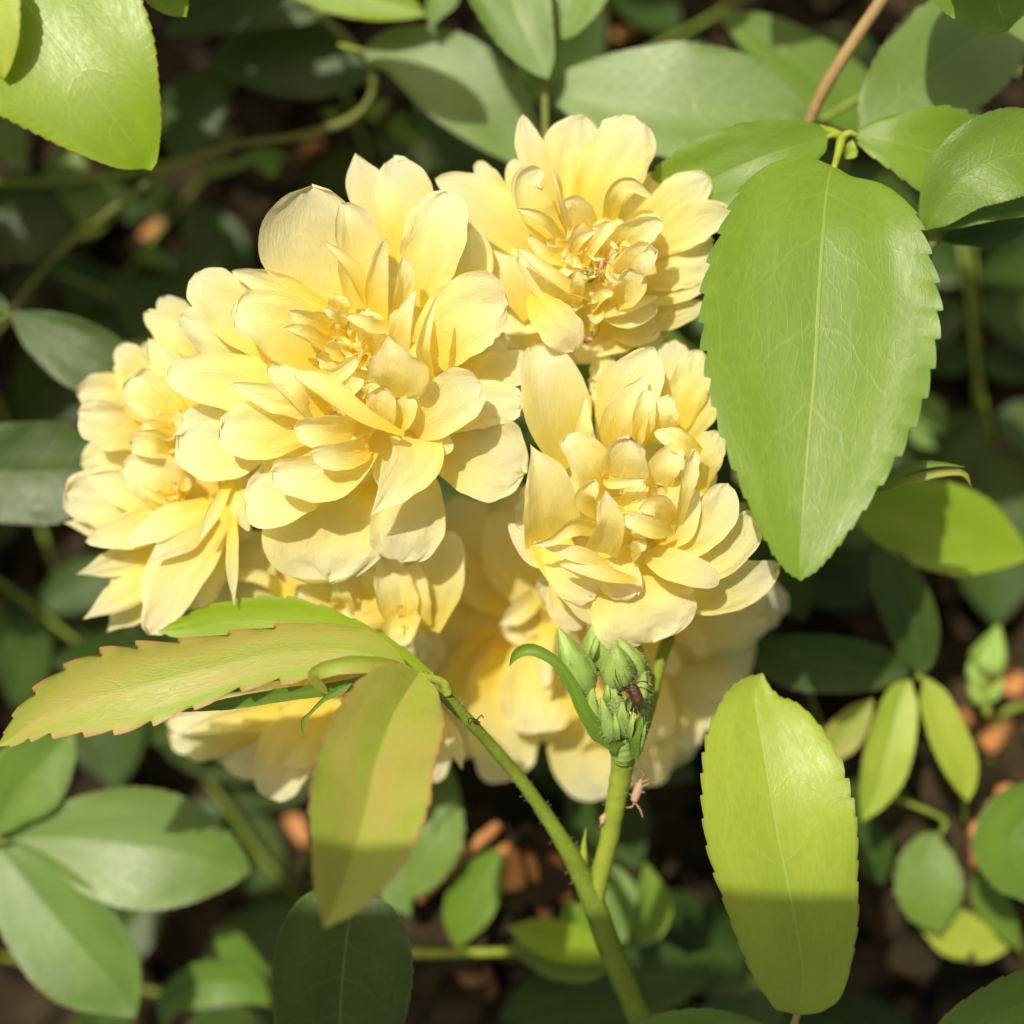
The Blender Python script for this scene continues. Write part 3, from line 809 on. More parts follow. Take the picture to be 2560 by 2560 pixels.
f6 = rose('small crumpled yellow rose tucked under the largest rose and above the bronze leaf', 'V5', (1130, 560, -170), F6,
     inner=[(1040, 540, 10, 50, -60, 0), (1320, 640, 8, 45, -40, 30)], back=(8, 190, -200), seed=41)

F8 = [
 ([(700, 1100, -250, 90), (350, 1180, -235, 125), (150, 1190, -235, 80)], dict(jag=.06)),
 ([(900, 1100, -260, 90), (610, 1230, -245, 165), (400, 1320, -245, 90)], dict(jag=.06)),
 ([(900, 1050, -190, 70), (500, 1080, -180, 95), (135, 1130, -185, 60)], dict(jag=.05)),
 ([(1350, 1000, -220, 100), (1450, 1200, -215, 125), (1510, 1430, -225, 55)],),
 ([(950, 1000, -200, 80), (800, 1200, -165, 155), (710, 1400, -165, 128), (660, 1515, -175, 70)], dict(arc=40)),
 ([(930, 950, -220, 100), (900, 1180, -200, 115), (880, 1380, -205, 60)],),
 ([(970, 1220, -140, 40), (850, 1310, -120, 52), (715, 1362, -120, 8)], dict(capp=1.4)),
 ([(1525, 1095, -100, 20), (1600, 1230, -85, 45), (1638, 1372, -90, 10)], dict(capp=1.5)),
 ([(1100, 1000, -220, 90), (1150, 1250, -210, 140), (1150, 1450, -220, 80)],),
 ([(700, 1060, -160, 40), (420, 1130, -140, 50), (230, 1180, -150, 24)], dict(arc=50)),
]
f8 = rose('yellow rose at the bottom left, mostly hidden behind the bronze leaves', 'V5', (1080, 980, -260), F8, dz=-60, back=(9, 250, -300), seed=52)

F7 = [
 ('V5', [(1900, 640, -330, 90), (1740, 900, -325, 170), (1640, 1150, -325, 160), (1640, 1320, -330, 100)]),
 ('V5', [(1900, 560, -340, 90), (1650, 520, -340, 150), (1440, 480, -345, 110)]),
 ('V3', [(470, 1600, -300, 90), (200, 1350, -300, 150), (30, 1130, -300, 130), (-30, 1000, -300, 80)]),
 ('V3', [(440, 1500, -330, 90), (300, 1150, -330, 150), (200, 950, -330, 120)]),
 ([(1900, 420, -290, 100), (1720, 250, -285, 160), (1560, 60, -285, 130)],),
 ('V3', [(520, 1640, -240, 100), (330, 1400, -230, 170), (240, 1080, -235, 130)]),
 ([(1960, 760, -290, 80), (1740, 830, -285, 130), (1560, 910, -290, 60)],),
 ([(1920, 560, -260, 90), (1700, 600, -255, 160), (1490, 650, -260, 90)],),
 ('V6', [(800, 850, -290, 100), (800, 1150, -285, 240), (890, 1430, -290, 200), (990, 1600, -300, 90)]),
 ('V6', [(300, 400, -290, 200), (200, 900, -285, 265), (190, 1300, -290, 230), (220, 1460, -295, 120)]),
 ('V6', [(450, 250, -210, 100), (380, 600, -180, 185), (370, 900, -175, 185), (380, 1080, -185, 80)], dict(arc=34)),
 ('V6', [(560, 200, -150, 60), (520, 420, -130, 70), (540, 700, -130, 50)], dict(arc=50)),
 ('V6', [(760, 800, -150, 40), (620, 930, -130, 105), (430, 1080, -130, 22)], dict(capp=1.5)),
 ('V3', [(480, 1760, -170, 80), (360, 1740, -150, 120), (240, 1770, -155, 50)], dict(arc=50)),
 ('V3', [(430, 1570, -120, 50), (330, 1660, -100, 66), (220, 1738, -105, 14)], dict(arc=60, capp=1.4)),
 ('V3', [(430, 1760, -190, 60), (520, 1820, -170, 100), (560, 1960, -180, 60)]),
]
f7 = rose('shaded deep yellow rose at the bottom centre, behind the green bud cluster', 'V3', (440, 1700, -290), F7, dz=-120,
     inner=[(440, 1680, 10, 55, -200, -140)], back=(11, 320, -330), seed=61)
F9 = [
 ('V3', [(1100, 1700, -300, 100), (1300, 1850, -300, 180), (1500, 1960, -300, 190), (1640, 2030, -305, 110)]),
 ('V3', [(1000, 1650, -310, 90), (1250, 1560, -300, 150), (1500, 1500, -300, 120)]),
 ('V6', [(1300, 500, -300, 100), (1250, 800, -300, 200), (1230, 1150, -305, 170)]),
 ('V3', [(1100, 1600, -250, 100), (1500, 1560, -255, 190), (1850, 1650, -270, 110)]),
 ('V3', [(1100, 1650, -230, 100), (1420, 1660, -240, 200), (1750, 1660, -245, 135)]),
 ('V6', [(1350, 700, -280, 120), (1700, 780, -285, 240), (2080, 900, -295, 120)]),
 ('V6', [(1300, 900, -270, 120), (1480, 1040, -265, 220), (1620, 1130, -268, 200), (1700, 1220, -275, 110)]),
 ('V6', [(1300, 300, -210, 60), (1480, 450, -200, 95), (1580, 600, -200, 50)]),
 ('V6', [(1560, 150, -200, 60), (1720, 300, -195, 80), (1800, 460, -195, 30)]),
 ('V6', [(1250, 500, -240, 100), (1380, 800, -240, 160), (1420, 1150, -250, 120)]),
 ('V6', [(1200, 200, -230, 80), (1300, 400, -220, 90), (1330, 600, -220, 50)]),
]
f9 = rose('shaded yellow rose at the lower right, behind the bud cluster and under the cupped rose', 'V6', (1250, 500, -290), F9, dz=-150, back=(11, 300, -320), seed=71)
# ------------------------------------------------------------------ leaves
def leaf(label, view, base, parts, cat='leaf', group=None, stalks=()):
    """one compound leaf: leaflets (view, points, material, options) and stalk tubes (view, points, material)"""
    t = thing('rose_leaf', label, cat, at(view, *base), group)
    for p in parts:
        v, pts, mat, o = (p if isinstance(p[0], str) and p[0] in VIEW else (view, *p))
        o = dict(o)
        o.setdefault('teeth', 16); o.setdefault('cap', 0); o.setdefault('arc', 8); o.setdefault('fold', 0.10)
        o.setdefault('ruffle', 0.05); o.setdefault('tooth', 0.055)
        nm = o.pop('name', 'leaflet')
        sh = o.pop('sheen', 0)
        if sh:   # the blade leans so that it mirrors the sun towards above
            s_ = VIEW[v][2]; n_ = len(pts) // 2
            pts = [(p_[0], p_[1], p_[2] + sh * s_ * (0.14 * (p_[0] - pts[n_][0]) + 0.23 * (p_[1] - pts[n_][1])), *p_[3:]) for p_ in pts]
            o['face'] = (-0.14 * sh, 0.22 * sh, 1)
            o['roll'] = 0; o.setdefault('fold', 0.04)
        ribbon(nm, v, pts, mat, t, **o)
    for s_ in stalks:
        tube('leaf_stalk', s_[0], s_[1], s_[2], t)
    return t

leaf('large drooping grass green leaf with serrated edges, right of the yellow roses', 'T3', (1015, 690, 60), [
    ('T4', [(742, 25, 130, 0), (728, 60, 150, 210), (712, 160, 185, 345), (700, 310, 225, 430), (680, 600, 262, 512), (665, 900, 300, 495), (640, 1200, 340, 412), (615, 1500, 378, 268), (603, 1700, 395, 150), (600, 1800, 400, 70), (600, 1845, 400, 0)], 'leaf_big', dict(teeth=23, fold=.04, arc=10, tooth=.042, face=(-.05, .08, 1))),
    ('T3', [(950, 690, 40, 0), (900, 700, 45, 80), (720, 755, 60, 158), (500, 840, 50, 205), (250, 960, 10, 200), (20, 1080, -60, 120), (-120, 1150, -110, 0)], 'leaf_big', dict(teeth=14, fold=.05)),
    ('T3', [(1085, 680, 20, 0), (1120, 685, 25, 60), (1280, 715, 30, 150), (1480, 765, 5, 235), (1700, 820, -50, 215), (1900, 860, -110, 120), (2020, 890, -150, 0)], 'leaf_big', dict(teeth=14, fold=.10, sheen=.7)),
    ('T3', [(1030, 800, 0, 0), (1050, 770, 5, 40), (1060, 740, 10, 30), (1070, 700, 10, 0)], 'leaf_lime', dict(teeth=4)),
  ], stalks=[('T3', [(1015, 690, 20, 24), (1000, 760, 70, 20), (975, 850, 130, 15)], 'stem_young'),
             ('T3', [(1015, 690, 20, 22), (975, 680, 35, 16), (940, 692, 42, 10)], 'stem_young'),
             ('T3', [(1015, 690, 20, 22), (1055, 670, 25, 16), (1092, 682, 22, 10)], 'stem_young'),
             ('T3', [(870, 640, -90, 20), (950, 660, -30, 22), (1015, 690, 20, 24)], 'stem_young')])

leaf('glossy deep green leaf hanging behind the roses at the top centre, silvery with reflection', 'O', (1030, 165, -340), [
    ('O', [(1036, 166, -340, 0), (1060, 168, -335, 38), (1150, 178, -330, 85), (1270, 192, -330, 118), (1390, 205, -345, 108), (1490, 222, -370, 58), (1535, 232, -390, 0)], 'leaf_gloss', dict(teeth=26, fold=.03, sheen=.8, tooth=.03)),
    ('O', [(1034, 150, -330, 0), (1020, 120, -325, 30), (985, 50, -310, 62), (950, -50, -310, 82), (910, -180, -330, 60), (890, -260, -340, 0)], 'leaf_gloss', dict(teeth=20, fold=.2, sheen=.8, tooth=.03)),
    ('O', [(1050, 72, -345, 0), (1062, 50, -345, 38), (1085, -30, -345, 78), (1105, -130, -350, 70), (1130, -240, -360, 0)], 'leaf_mid', dict(teeth=16, fold=.1, roll=-14, tooth=.03)),
  ], stalks=[('O', [(1055, 20, -350, 6), (1045, 80, -350, 7), (1030, 165, -345, 8), (1030, 260, -360, 7), (1040, 420, -400, 7)], 'stem_olive')])

leaf('broad olive green leaf at the top with a dark leaf shaped shadow across it', 'T2', (230, 270, -560), [
    ('T2', [(215, 270, -560, 0), (280, 280, -560, 70), (450, 290, -560, 160), (680, 400, -560, 235), (880, 560, -565, 225), (1040, 740, -580, 150), (1140, 900, -590, 40), (1170, 960, -600, 0)], 'leaf_gloss', dict(teeth=26, fold=.06, tooth=.03, sheen=.35)),
  ], stalks=[('T2', [(100, 240, -570, 10), (230, 272, -560, 9)], 'stem_young')])

leaf('yellow green leaf at the top edge, left of the glossy leaves', 'T2', (-150, -100, -480), [
    ('T2', [(-250, -120, -480, 0), (-150, -90, -480, 60), (50, -40, -480, 110), (300, 0, -480, 120), (480, 50, -480, 60), (570, 88, -480, 0)], 'leaf_sun', dict(teeth=14, fold=.15, tooth=.03)),
    ('T2', [(600, 150, -500, 0), (620, 60, -500, 60), (680, -40, -500, 80), (760, -160, -500, 0)], 'leaf_mid', dict(teeth=10, tooth=.03)),
  ])

leaf('big bright yellow green leaf in the top left corner, glowing in the sun', 'T1', (200, -300, 350), [
    ('T1', [(-260, -560, 300, 0), (-230, -500, 310, 150), (-100, -300, 340, 400), (60, -80, 370, 540), (230, 140, 390, 560), (420, 370, 395, 470), (580, 590, 385, 330), (720, 780, 365, 180), (790, 870, 350, 70), (812, 915, 345, 0)], 'leaf_sun', dict(teeth=42, fold=.03, arc=10, roll=-4, tooth=.018)),
    ('T1', [(-400, -400, 430, 0), (-250, -250, 450, 160), (-110, -40, 460, 210), (-30, 180, 460, 150), (10, 340, 450, 60), (20, 425, 440, 0)], 'leaf_lime', dict(teeth=20, fold=.1, tooth=.03)),
    ('T1', [(700, -200, 100, 0), (800, -120, 110, 90), (890, -40, 110, 110), (960, 40, 110, 70), (1000, 90, 105, 0)], 'leaf_sun', dict(teeth=12, fold=.1, tooth=.03)),
  ])

leaf('dark green leaf at the top left with a pale sunlit patch at its right end', 'T1', (1960, 420, -900), [  # both blades take the darkened leaf colour to paint their shade
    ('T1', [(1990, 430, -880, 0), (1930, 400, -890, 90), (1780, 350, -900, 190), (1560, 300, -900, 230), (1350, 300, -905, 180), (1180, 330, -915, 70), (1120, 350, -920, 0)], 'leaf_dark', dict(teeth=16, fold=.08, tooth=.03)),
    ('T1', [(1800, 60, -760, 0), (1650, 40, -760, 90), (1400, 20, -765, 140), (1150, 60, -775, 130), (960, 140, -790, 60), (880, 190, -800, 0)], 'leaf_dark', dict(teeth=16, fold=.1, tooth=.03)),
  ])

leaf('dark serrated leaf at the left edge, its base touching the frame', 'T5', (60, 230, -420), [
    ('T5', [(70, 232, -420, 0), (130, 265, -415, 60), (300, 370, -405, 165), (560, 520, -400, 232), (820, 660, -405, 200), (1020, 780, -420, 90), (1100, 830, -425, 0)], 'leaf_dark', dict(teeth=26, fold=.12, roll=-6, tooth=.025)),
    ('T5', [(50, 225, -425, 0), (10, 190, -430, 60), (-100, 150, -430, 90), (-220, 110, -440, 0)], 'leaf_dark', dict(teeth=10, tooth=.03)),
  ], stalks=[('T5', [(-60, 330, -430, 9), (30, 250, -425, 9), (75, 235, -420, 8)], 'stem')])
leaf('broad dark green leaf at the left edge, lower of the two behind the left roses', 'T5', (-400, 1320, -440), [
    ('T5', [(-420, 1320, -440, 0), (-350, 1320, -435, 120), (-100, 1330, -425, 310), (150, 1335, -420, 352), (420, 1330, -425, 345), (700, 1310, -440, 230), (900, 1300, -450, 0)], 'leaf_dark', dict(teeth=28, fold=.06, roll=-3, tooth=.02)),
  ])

leaf('pale glossy leaf at the lower left with three leaflets, catching the light', 'T6', (-20, 1100, -480), [
    ('T6', [(25, 1098, -480, 0), (80, 1090, -478, 60), (300, 1085, -470, 170), (520, 1110, -465, 258), (740, 1140, -475, 268), (930, 1180, -500, 195), (1080, 1220, -530, 80), (1140, 1240, -545, 0)], 'leaf_gloss', dict(teeth=26, fold=.13, sheen=.6, tooth=.02)),
    ('T6', [(-30, 1110, -480, 0), (20, 1160, -475, 90), (150, 1330, -465, 195), (320, 1530, -465, 242), (470, 1700, -480, 205), (570, 1830, -500, 90), (620, 1900, -505, 0)], 'leaf_gloss', dict(teeth=24, fold=.22, sheen=.6, tooth=.02)),
    ('T6', [(-20, 1085, -480, 0), (0, 1020, -480, 70), (60, 900, -478, 160), (160, 780, -480, 175), (280, 660, -490, 90), (340, 600, -495, 0)], 'leaf_mid', dict(teeth=20, fold=.08, roll=4, tooth=.02)),
  ], stalks=[('T6', [(-90, 1110, -490, 10), (-30, 1102, -482, 12), (40, 1098, -480, 9)], 'stem')])

# bronze young leaf in front of the lower roses
leaf('young bronze edged leaf in front of the lower left roses, with long toothed leaflets', 'V5', (1380, 885, 250), [
    ('T6', [(1860, 338, 230, 0), (1800, 300, 240, 50), (1650, 238, 255, 105), (1400, 235, 270, 130), (1150, 265, 285, 128), (850, 340, 300, 160), (600, 400, 300, 190), (380, 450, 290, 168), (180, 530, 280, 100), (60, 620, 275, 45), (-10, 665, 270, 0)], 'leaf_bronze', dict(teeth=13, fold=.10, arc=20, roll=8, tooth=.15)),
    ('V5', [(1370, 890, 250, 0), (1240, 900, 270, 30), (1000, 955, 270, 36), (750, 985, 260, 38), (480, 1030, 260, 34), (280, 1062, 262, 14), (180, 1080, 265, 0)], 'leaf_mid', dict(teeth=10, fold=.05, roll=-20, tooth=.04)),
    ('O', [(838, 1312, 130, 0), (800, 1282, 130, 22), (700, 1235, 120, 46), (560, 1178, 95, 48), (440, 1172, 75, 40), (350, 1185, 65, 22), (297, 1192, 60, 0)], 'leaf_sun', dict(teeth=14, fold=.05, tooth=.08)),
    ('O', [(792, 1268, 260, 0), (778, 1290, 290, 48), (745, 1345, 360, 88), (712, 1430, 450, 104), (692, 1520, 540, 112), (668, 1610, 620, 96), (638, 1690, 680, 56), (612, 1752, 715, 0)], 'leaf_bronze', dict(teeth=18, fold=.48, arc=4, roll=-4, tooth=.03)),
    ('V5', [(1370, 880, 255, 0), (1300, 850, 290, 36), (1120, 835, 330, 48), (980, 850, 335, 46), (890, 890, 310, 40), (930, 960, 280, 22), (960, 990, 270, 0)], 'leaf_bronze', dict(teeth=6, arc=50, fold=0)),
    ('V5', [(1080, 930, 290, 0), (1020, 965, 290, 26), (940, 1010, 280, 14), (870, 1080, 275, 10), (830, 1130, 270, 13), (835, 1220, 265, 0)], 'leaf_mid', dict(teeth=4, arc=50, fold=0, tooth=.02)),
  ], stalks=[('V5', [(1370, 882, 245, 22), (1450, 900, 235, 20), (1540, 930, 215, 24), (1570, 990, 205, 26)], 'stem_young')])

leaf('upright lime leaf at the lower right, sunlit above and shaded below a straight line', 'T8', (535, 1890, 60), [
    ('T8', [(535, 1892, 60, 0), (548, 1840, 75, 130), (560, 1720, 100, 210), (535, 1520, 140, 278), (490, 1290, 165, 322), (440, 1040, 170, 350), (405, 820, 150, 330), (370, 620, 110, 265), (345, 470, 70, 165), (350, 400, 55, 90), (375, 335, 45, 0)], 'leaf_lime', dict(teeth=23, fold=.16, arc=6, roll=8, tooth=.030)),
  ], stalks=[('T8', [(505, 2050, 40, 18), (515, 1960, 50, 20), (535, 1885, 62, 16)], 'stem_brown')])

leaf('dull green leaf cut off by the bottom edge, under the upright lime leaf', 'T8', (-400, 2100, 30), [
    ('T8', [(-420, 2080, 20, 0), (-300, 2020, 30, 60), (-80, 1980, 30, 100), (150, 1960, 20, 100), (360, 1990, 10, 60), (470, 2040, 0, 0)], 'leaf_mid', dict(teeth=14, fold=.05)),
  ])
leaf('shaded leaf in the bottom right corner', 'T8', (1100, 2100, 60), [
    ('T8', [(1060, 2120, 60, 0), (1150, 2050, 70, 60), (1350, 1930, 80, 130), (1600, 1830, 70, 160), (1800, 1780, 60, 60), (1900, 1750, 55, 0)], 'leaf_mid', dict(teeth=14, fold=.05)),
  ])
leaf('textured green leaf cut off by the top right corner', 'T3', (1700, -500, 180), [
    ('T3', [(1560, -620, 150, 0), (1600, -520, 160, 150), (1680, -330, 180, 300), (1750, -150, 190, 340), (1800, 10, 185, 250), (1830, 110, 178, 130), (1850, 158, 172, 0)], 'leaf_big', dict(teeth=30, fold=.05, tooth=.02)),
  ])
leaf('bluish green leaf at the right, half sunlit and half in deep shade', 'T3', (1120, 620, -180), [
    ('T3', [(1100, 660, -170, 0), (1180, 600, -170, 120), (1330, 470, -180, 230), (1520, 320, -200, 300), (1720, 170, -230, 260), (1880, 60, -250, 130), (1980, -10, -260, 0)], 'leaf_gloss', dict(teeth=20, fold=.06, sheen=.5, tooth=.03)),
  ])
leaf('folded dark leaf with a red rim at the right edge, blistered with yellow spots', 'T3', (1440, 1180, 60), [
    ('T3', [(1435, 1160, 60, 0), (1480, 1080, 80, 90), (1620, 900, 110, 190), (1800, 800, 120, 230), (2000, 760, 110, 200), (2200, 740, 90, 0)], 'leaf_mid', dict(teeth=26, fold=.10, roll=-8, tooth=.03)),
    ('T3', [(1435, 1165, 55, 0), (1550, 1120, 70, 36), (1750, 1070, 80, 44), (1950, 1030, 80, 50), (2150, 1000, 70, 0)], 'leaf_mid', dict(teeth=14, fold=.3, roll=20, tooth=.03)),
    ('T3', [(1500, 1210, -40, 0), (1600, 1180, -50, 60), (1800, 1130, -60, 100), (2050, 1080, -80, 0)], 'leaf_dark', dict(teeth=10, tooth=.03)),
  ], stalks=[('T3', [(1520, 1150, 20, 30), (1460, 1240, 0, 28), (1440, 1320, -40, 22), (1440, 1450, -120, 20)], 'stem_olive')])
leaf('sunlit mid green leaf behind the tan stem at the top right, crossed by shadows', 'T3', (1150, 640, -620), [
    ('T3', [(1300, 720, -640, 0), (1220, 640, -630, 90), (1040, 500, -620, 170), (820, 340, -615, 175), (620, 200, -620, 130), (470, 110, -625, 60), (390, 70, -630, 0)], 'leaf_mid', dict(teeth=20, fold=.12, tooth=.02, roll=6)),
  ])

# five leaflets behind on the right
leaf('star shaped leaf at the lower right, two leaflets lit and two shaded', 'T8', (1080, 345, -520), [  # light and shade put into the colour: lime leaflets lit, deep green shaded
    ('T8', [(1075, 335, -520, 0), (1085, 280, -515, 70), (1060, 130, -500, 115), (990, -50, -495, 120), (930, -180, -500, 80), (890, -270, -505, 0)], 'leaf_dark', dict(teeth=18, fold=.2, tooth=.02)),
    ('T8', [(1045, 340, -520, 0), (980, 320, -518, 70), (800, 300, -510, 120), (580, 285, -508, 130), (400, 262, -512, 90), (265, 235, -515, 0)], 'leaf_dark', dict(teeth=20, fold=.08, tooth=.03)),
    ('T8', [(1050, 360, -515, 0), (1010, 440, -505, 75), (960, 620, -490, 108), (920, 780, -485, 106), (870, 920, -490, 60), (830, 1010, -495, 0)], 'leaf_lime', dict(teeth=16, fold=.25, tooth=.04)),
    ('T8', [(1110, 355, -515, 0), (1150, 440, -510, 64), (1210, 600, -500, 88), (1270, 740, -498, 84), (1300, 850, -503, 46), (1310, 920, -505, 0)], 'leaf_lime', dict(teeth=14, fold=.22, tooth=.04)),
    ('T8', [(880, 450, -560, 0), (820, 520, -560, 60), (740, 620, -560, 84), (690, 700, -562, 50), (660, 760, -562, 0)], 'leaf_bronze', dict(teeth=10, fold=.1, tooth=.04)),
  ], stalks=[('T8', [(1080, 345, -520, 16), (1180, 420, -560, 14), (1280, 700, -640, 14), (1300, 1000, -700, 14)], 'stem')])
leaf('dark leaf at the right with one bright triangle of sun on it', 'O', (1600, 980, -500), [
    ('O', [(1590, 950, -500, 0), (1650, 965, -498, 48), (1740, 985, -495, 82), (1830, 1010, -497, 78), (1900, 1035, -502, 40), (1950, 1050, -505, 0)], 'leaf_sun', dict(teeth=18, fold=.05, tooth=.02)),
  ])
leaf('curled narrow bract leaf on a twig at the right, behind the drooping leaf', 'T4', (880, 1480, 60), [
    ('T4', [(890, 1475, 60, 0), (960, 1420, 70, 26), (1080, 1350, 85, 24), (1200, 1335, 90, 12), (1325, 1348, 90, 0)], 'leaf_mid', dict(teeth=6, fold=.3)),
    ('T4', [(900, 1470, 50, 0), (1050, 1415, 60, 18), (1200, 1375, 70, 20), (1310, 1375, 75, 14), (1350, 1435, 60, 0)], 'leaf_bronze', dict(teeth=6, fold=.3, arc=40)),
  ], stalks=[('T4', [(760, 1560, 20, 20), (890, 1478, 58, 14), (960, 1430, 68, 7)], 'stem')])
leaf('plain green leaf at the right edge, near the bark chips', 'T8', (1560, 900, -420), [
    ('T8', [(1720, 860, -430, 0), (1640, 930, -425, 140), (1520, 1080, -415, 190), (1540, 1230, -410, 150), (1580, 1330, -415, 60), (1600, 1390, -420, 0)], 'leaf_mid', dict(teeth=14, fold=.05, tooth=.02)),
  ])
leaf('pale blurred leaf low behind the lime leaf at the lower right', 'T8', (1190, 1060, -670), [
    ('T8', [(1180, 1060, -670, 0), (1150, 1120, -668, 90), (1130, 1250, -660, 150), (1150, 1400, -660, 130), (1190, 1520, -670, 0)], 'leaf_mid', dict(teeth=10, fold=.05, sheen=.8)),
    ('T8', [(1500, 1590, -710, 0), (1380, 1570, -710, 80), (1220, 1500, -710, 110), (1060, 1450, -715, 0)], 'leaf_lime', dict(teeth=8, fold=.05)),
    ('T8', [(1340, 1230, -730, 0), (1390, 1330, -730, 70), (1460, 1450, -730, 76), (1560, 1610, -730, 0)], 'leaf_mid', dict(teeth=8, fold=.05, roll=25)),
  ], stalks=[('T8', [(1190, 1065, -670, 10), (1200, 1000, -670, 12), (1050, 930, -680, 12), (900, 880, -700, 12)], 'stem')])

leaf('small blurred yellow green leaf hanging at the bottom centre over bark chips', 'T7', (990, 420, -700), [
    ('T7', [(1000, 400, -700, 0), (970, 470, -698, 70), (900, 600, -695, 118), (850, 720, -695, 104), (825, 810, -700, 50), (815, 870, -705, 0)], 'leaf_big', dict(teeth=10, fold=.08, tooth=.02)),
  ])
leaf('pale green leaf behind the hanging bronze leaflet at the bottom', 'T7', (720, 40, -620), [
    ('T7', [(650, -60, -620, 0), (690, 20, -618, 90), (700, 200, -615, 140), (690, 380, -612, 150), (640, 540, -620, 90), (590, 640, -625, 0)], 'leaf_mid', dict(teeth=12, fold=.05, sheen=.8)),
    ('T7', [(630, 420, -700, 0), (560, 500, -700, 80), (540, 600, -700, 90), (600, 720, -705, 0)], 'leaf_mid', dict(teeth=8, fold=.05, sheen=1)),
  ])
leaf('folded lime leaf pair beside the main stem at the bottom', 'T7', (1440, 900, -560), [
    ('T7', [(1560, 900, -560, 0), (1460, 880, -555, 60), (1300, 840, -550, 92), (1150, 800, -552, 66), (1050, 770, -556, 0)], 'leaf_sun', dict(teeth=10, fold=.2, roll=20)),
    ('T7', [(1560, 950, -570, 0), (1450, 930, -570, 80), (1280, 920, -575, 90), (1140, 880, -580, 50), (1060, 840, -585, 0)], 'leaf_mid', dict(teeth=10, fold=.1)),
    ('T7', [(1480, 860, -600, 0), (1420, 820, -600, 70), (1360, 730, -600, 90), (1320, 640, -602, 0)], 'leaf_big', dict(teeth=8, fold=.1)),
  ])
leaf('blurred pale leaf pair right of the stem fork at the bottom', 'T7', (1600, 840, -660), [
    ('T7', [(1600, 840, -660, 0), (1560, 780, -660, 60), (1560, 640, -655, 95), (1540, 540, -658, 60), (1520, 480, -660, 0)], 'leaf_mid', dict(teeth=10, fold=.05, sheen=1)),
    ('T7', [(1640, 860, -660, 0), (1690, 780, -658, 70), (1720, 660, -655, 84), (1700, 560, -658, 50), (1680, 470, -660, 0)], 'leaf_big', dict(teeth=10, fold=.15)),
  ])
leaf('dark shaded leaf at the bottom, left of the bark chips', 'T7', (250, 620, -640), [
    ('T7', [(360, 590, -10, 0), (345, 640, 0, 190), (310, 800, 10, 300), (285, 1040, 10, 320), (270, 1300, 0, 250), (260, 1500, -10, 0)], 'leaf_dark', dict(teeth=18, fold=.06, tooth=.02)),
  ])
leaf('dark shaded leaf across the bottom, right of the main stem', 'T7', (1500, 1000, -700), [
    ('T7', [(1000, 1200, -720, 0), (1150, 1130, -715, 110), (1450, 1030, -710, 190), (1750, 1000, -712, 170), (1980, 1020, -720, 0)], 'leaf_dark', dict(teeth=18, fold=.05, tooth=.02)),
  ])
leaf('blurred leaf with one bright tip at the bottom left', 'T6', (900, 1900, -760), [
    ('T6', [(740, 1960, -760, 0), (790, 1820, -758, 70), (960, 1740, -750, 110), (1120, 1760, -752, 90), (1240, 1850, -760, 0)], 'leaf_mid', dict(teeth=12, fold=.15)),
    ('T6', [(960, 1500, -800, 0), (1030, 1540, -800, 66), (1110, 1640, -800, 80), (1180, 1720, -805, 50), (1240, 1850, -810, 0)], 'leaf_mid', dict(teeth=10, fold=.1, roll=10)),
    ('T6', [(1300, 2080, -720, 0), (1200, 2020, -720, 90), (1000, 1960, -720, 120), (800, 1980, -725, 0)], 'leaf_dark', dict(teeth=10)),
  ])
leaf('pale blurred leaf at the left under the bright corner leaf', 'T1', (230, 990, -1000), [
    ('T1', [(200, 1000, -1000, 0), (290, 930, -1000, 60), (380, 880, -1000, 90), (470, 900, -1000, 0)], 'leaf_mid', dict(teeth=8, sheen=.8)),
    ('T1', [(290, 1020, -1030, 0), (400, 1040, -1030, 90), (540, 1110, -1030, 100), (660, 1090, -1035, 0)], 'leaf_mid', dict(teeth=8, sheen=.9)),
    ('T1', [(650, 1080, -1040, 0), (560, 1150, -1040, 60), (480, 1220, -1040, 60), (410, 1290, -1045, 0)], 'leaf_lime', dict(teeth=6)),
    ('T1', [(-60, 560, -900, 0), (0, 640, -900, 90), (60, 780, -900, 100), (130, 930, -905, 0)], 'leaf_mid', dict(teeth=8, sheen=.9)),
  ])
leaf('large dark leaf low at the left, shaded by the bright corner leaf', 'T1', (-100, 1150, -1100), [
    ('T1', [(-250, 1150, -1100, 0), (-150, 1150, -1100, 130), (80, 1160, -1095, 240), (300, 1200, -1095, 200), (460, 1290, -1105, 0)], 'leaf_dark', dict(teeth=14, tooth=.02)),
    ('T1', [(950, 900, -1000, 0), (1000, 760, -1000, 140), (1050, 600, -1000, 190), (1150, 480, -1000, 120), (1300, 420, -1005, 0)], 'leaf_dark', dict(teeth=14, tooth=.02)),
  ])
leaf('thin light green leaf by the curved stem at the upper left', 'T1', (1050, 950, -1000), [
    ('T1', [(1040, 950, -1000, 0), (1150, 920, -1000, 34), (1280, 880, -1000, 30), (1420, 830, -1000, 34), (1570, 850, -1005, 0)], 'leaf_mid', dict(teeth=6)),
    ('T1', [(1400, 800, -1010, 0), (1430, 860, -1010, 60), (1450, 910, -1010, 54), (1450, 960, -1012, 0)], 'leaf_big', dict(teeth=6)),
  ])
leaf('tiny oval green leaf low in the dark at the upper left', 'T1', (740, 1380, -1400), [
    ('T1', [(720, 1370, -1400, 0), (770, 1370, -1400, 38), (840, 1390, -1400, 44), (920, 1420, -1402, 0)], 'leaf_big', dict(teeth=5)),
  ])
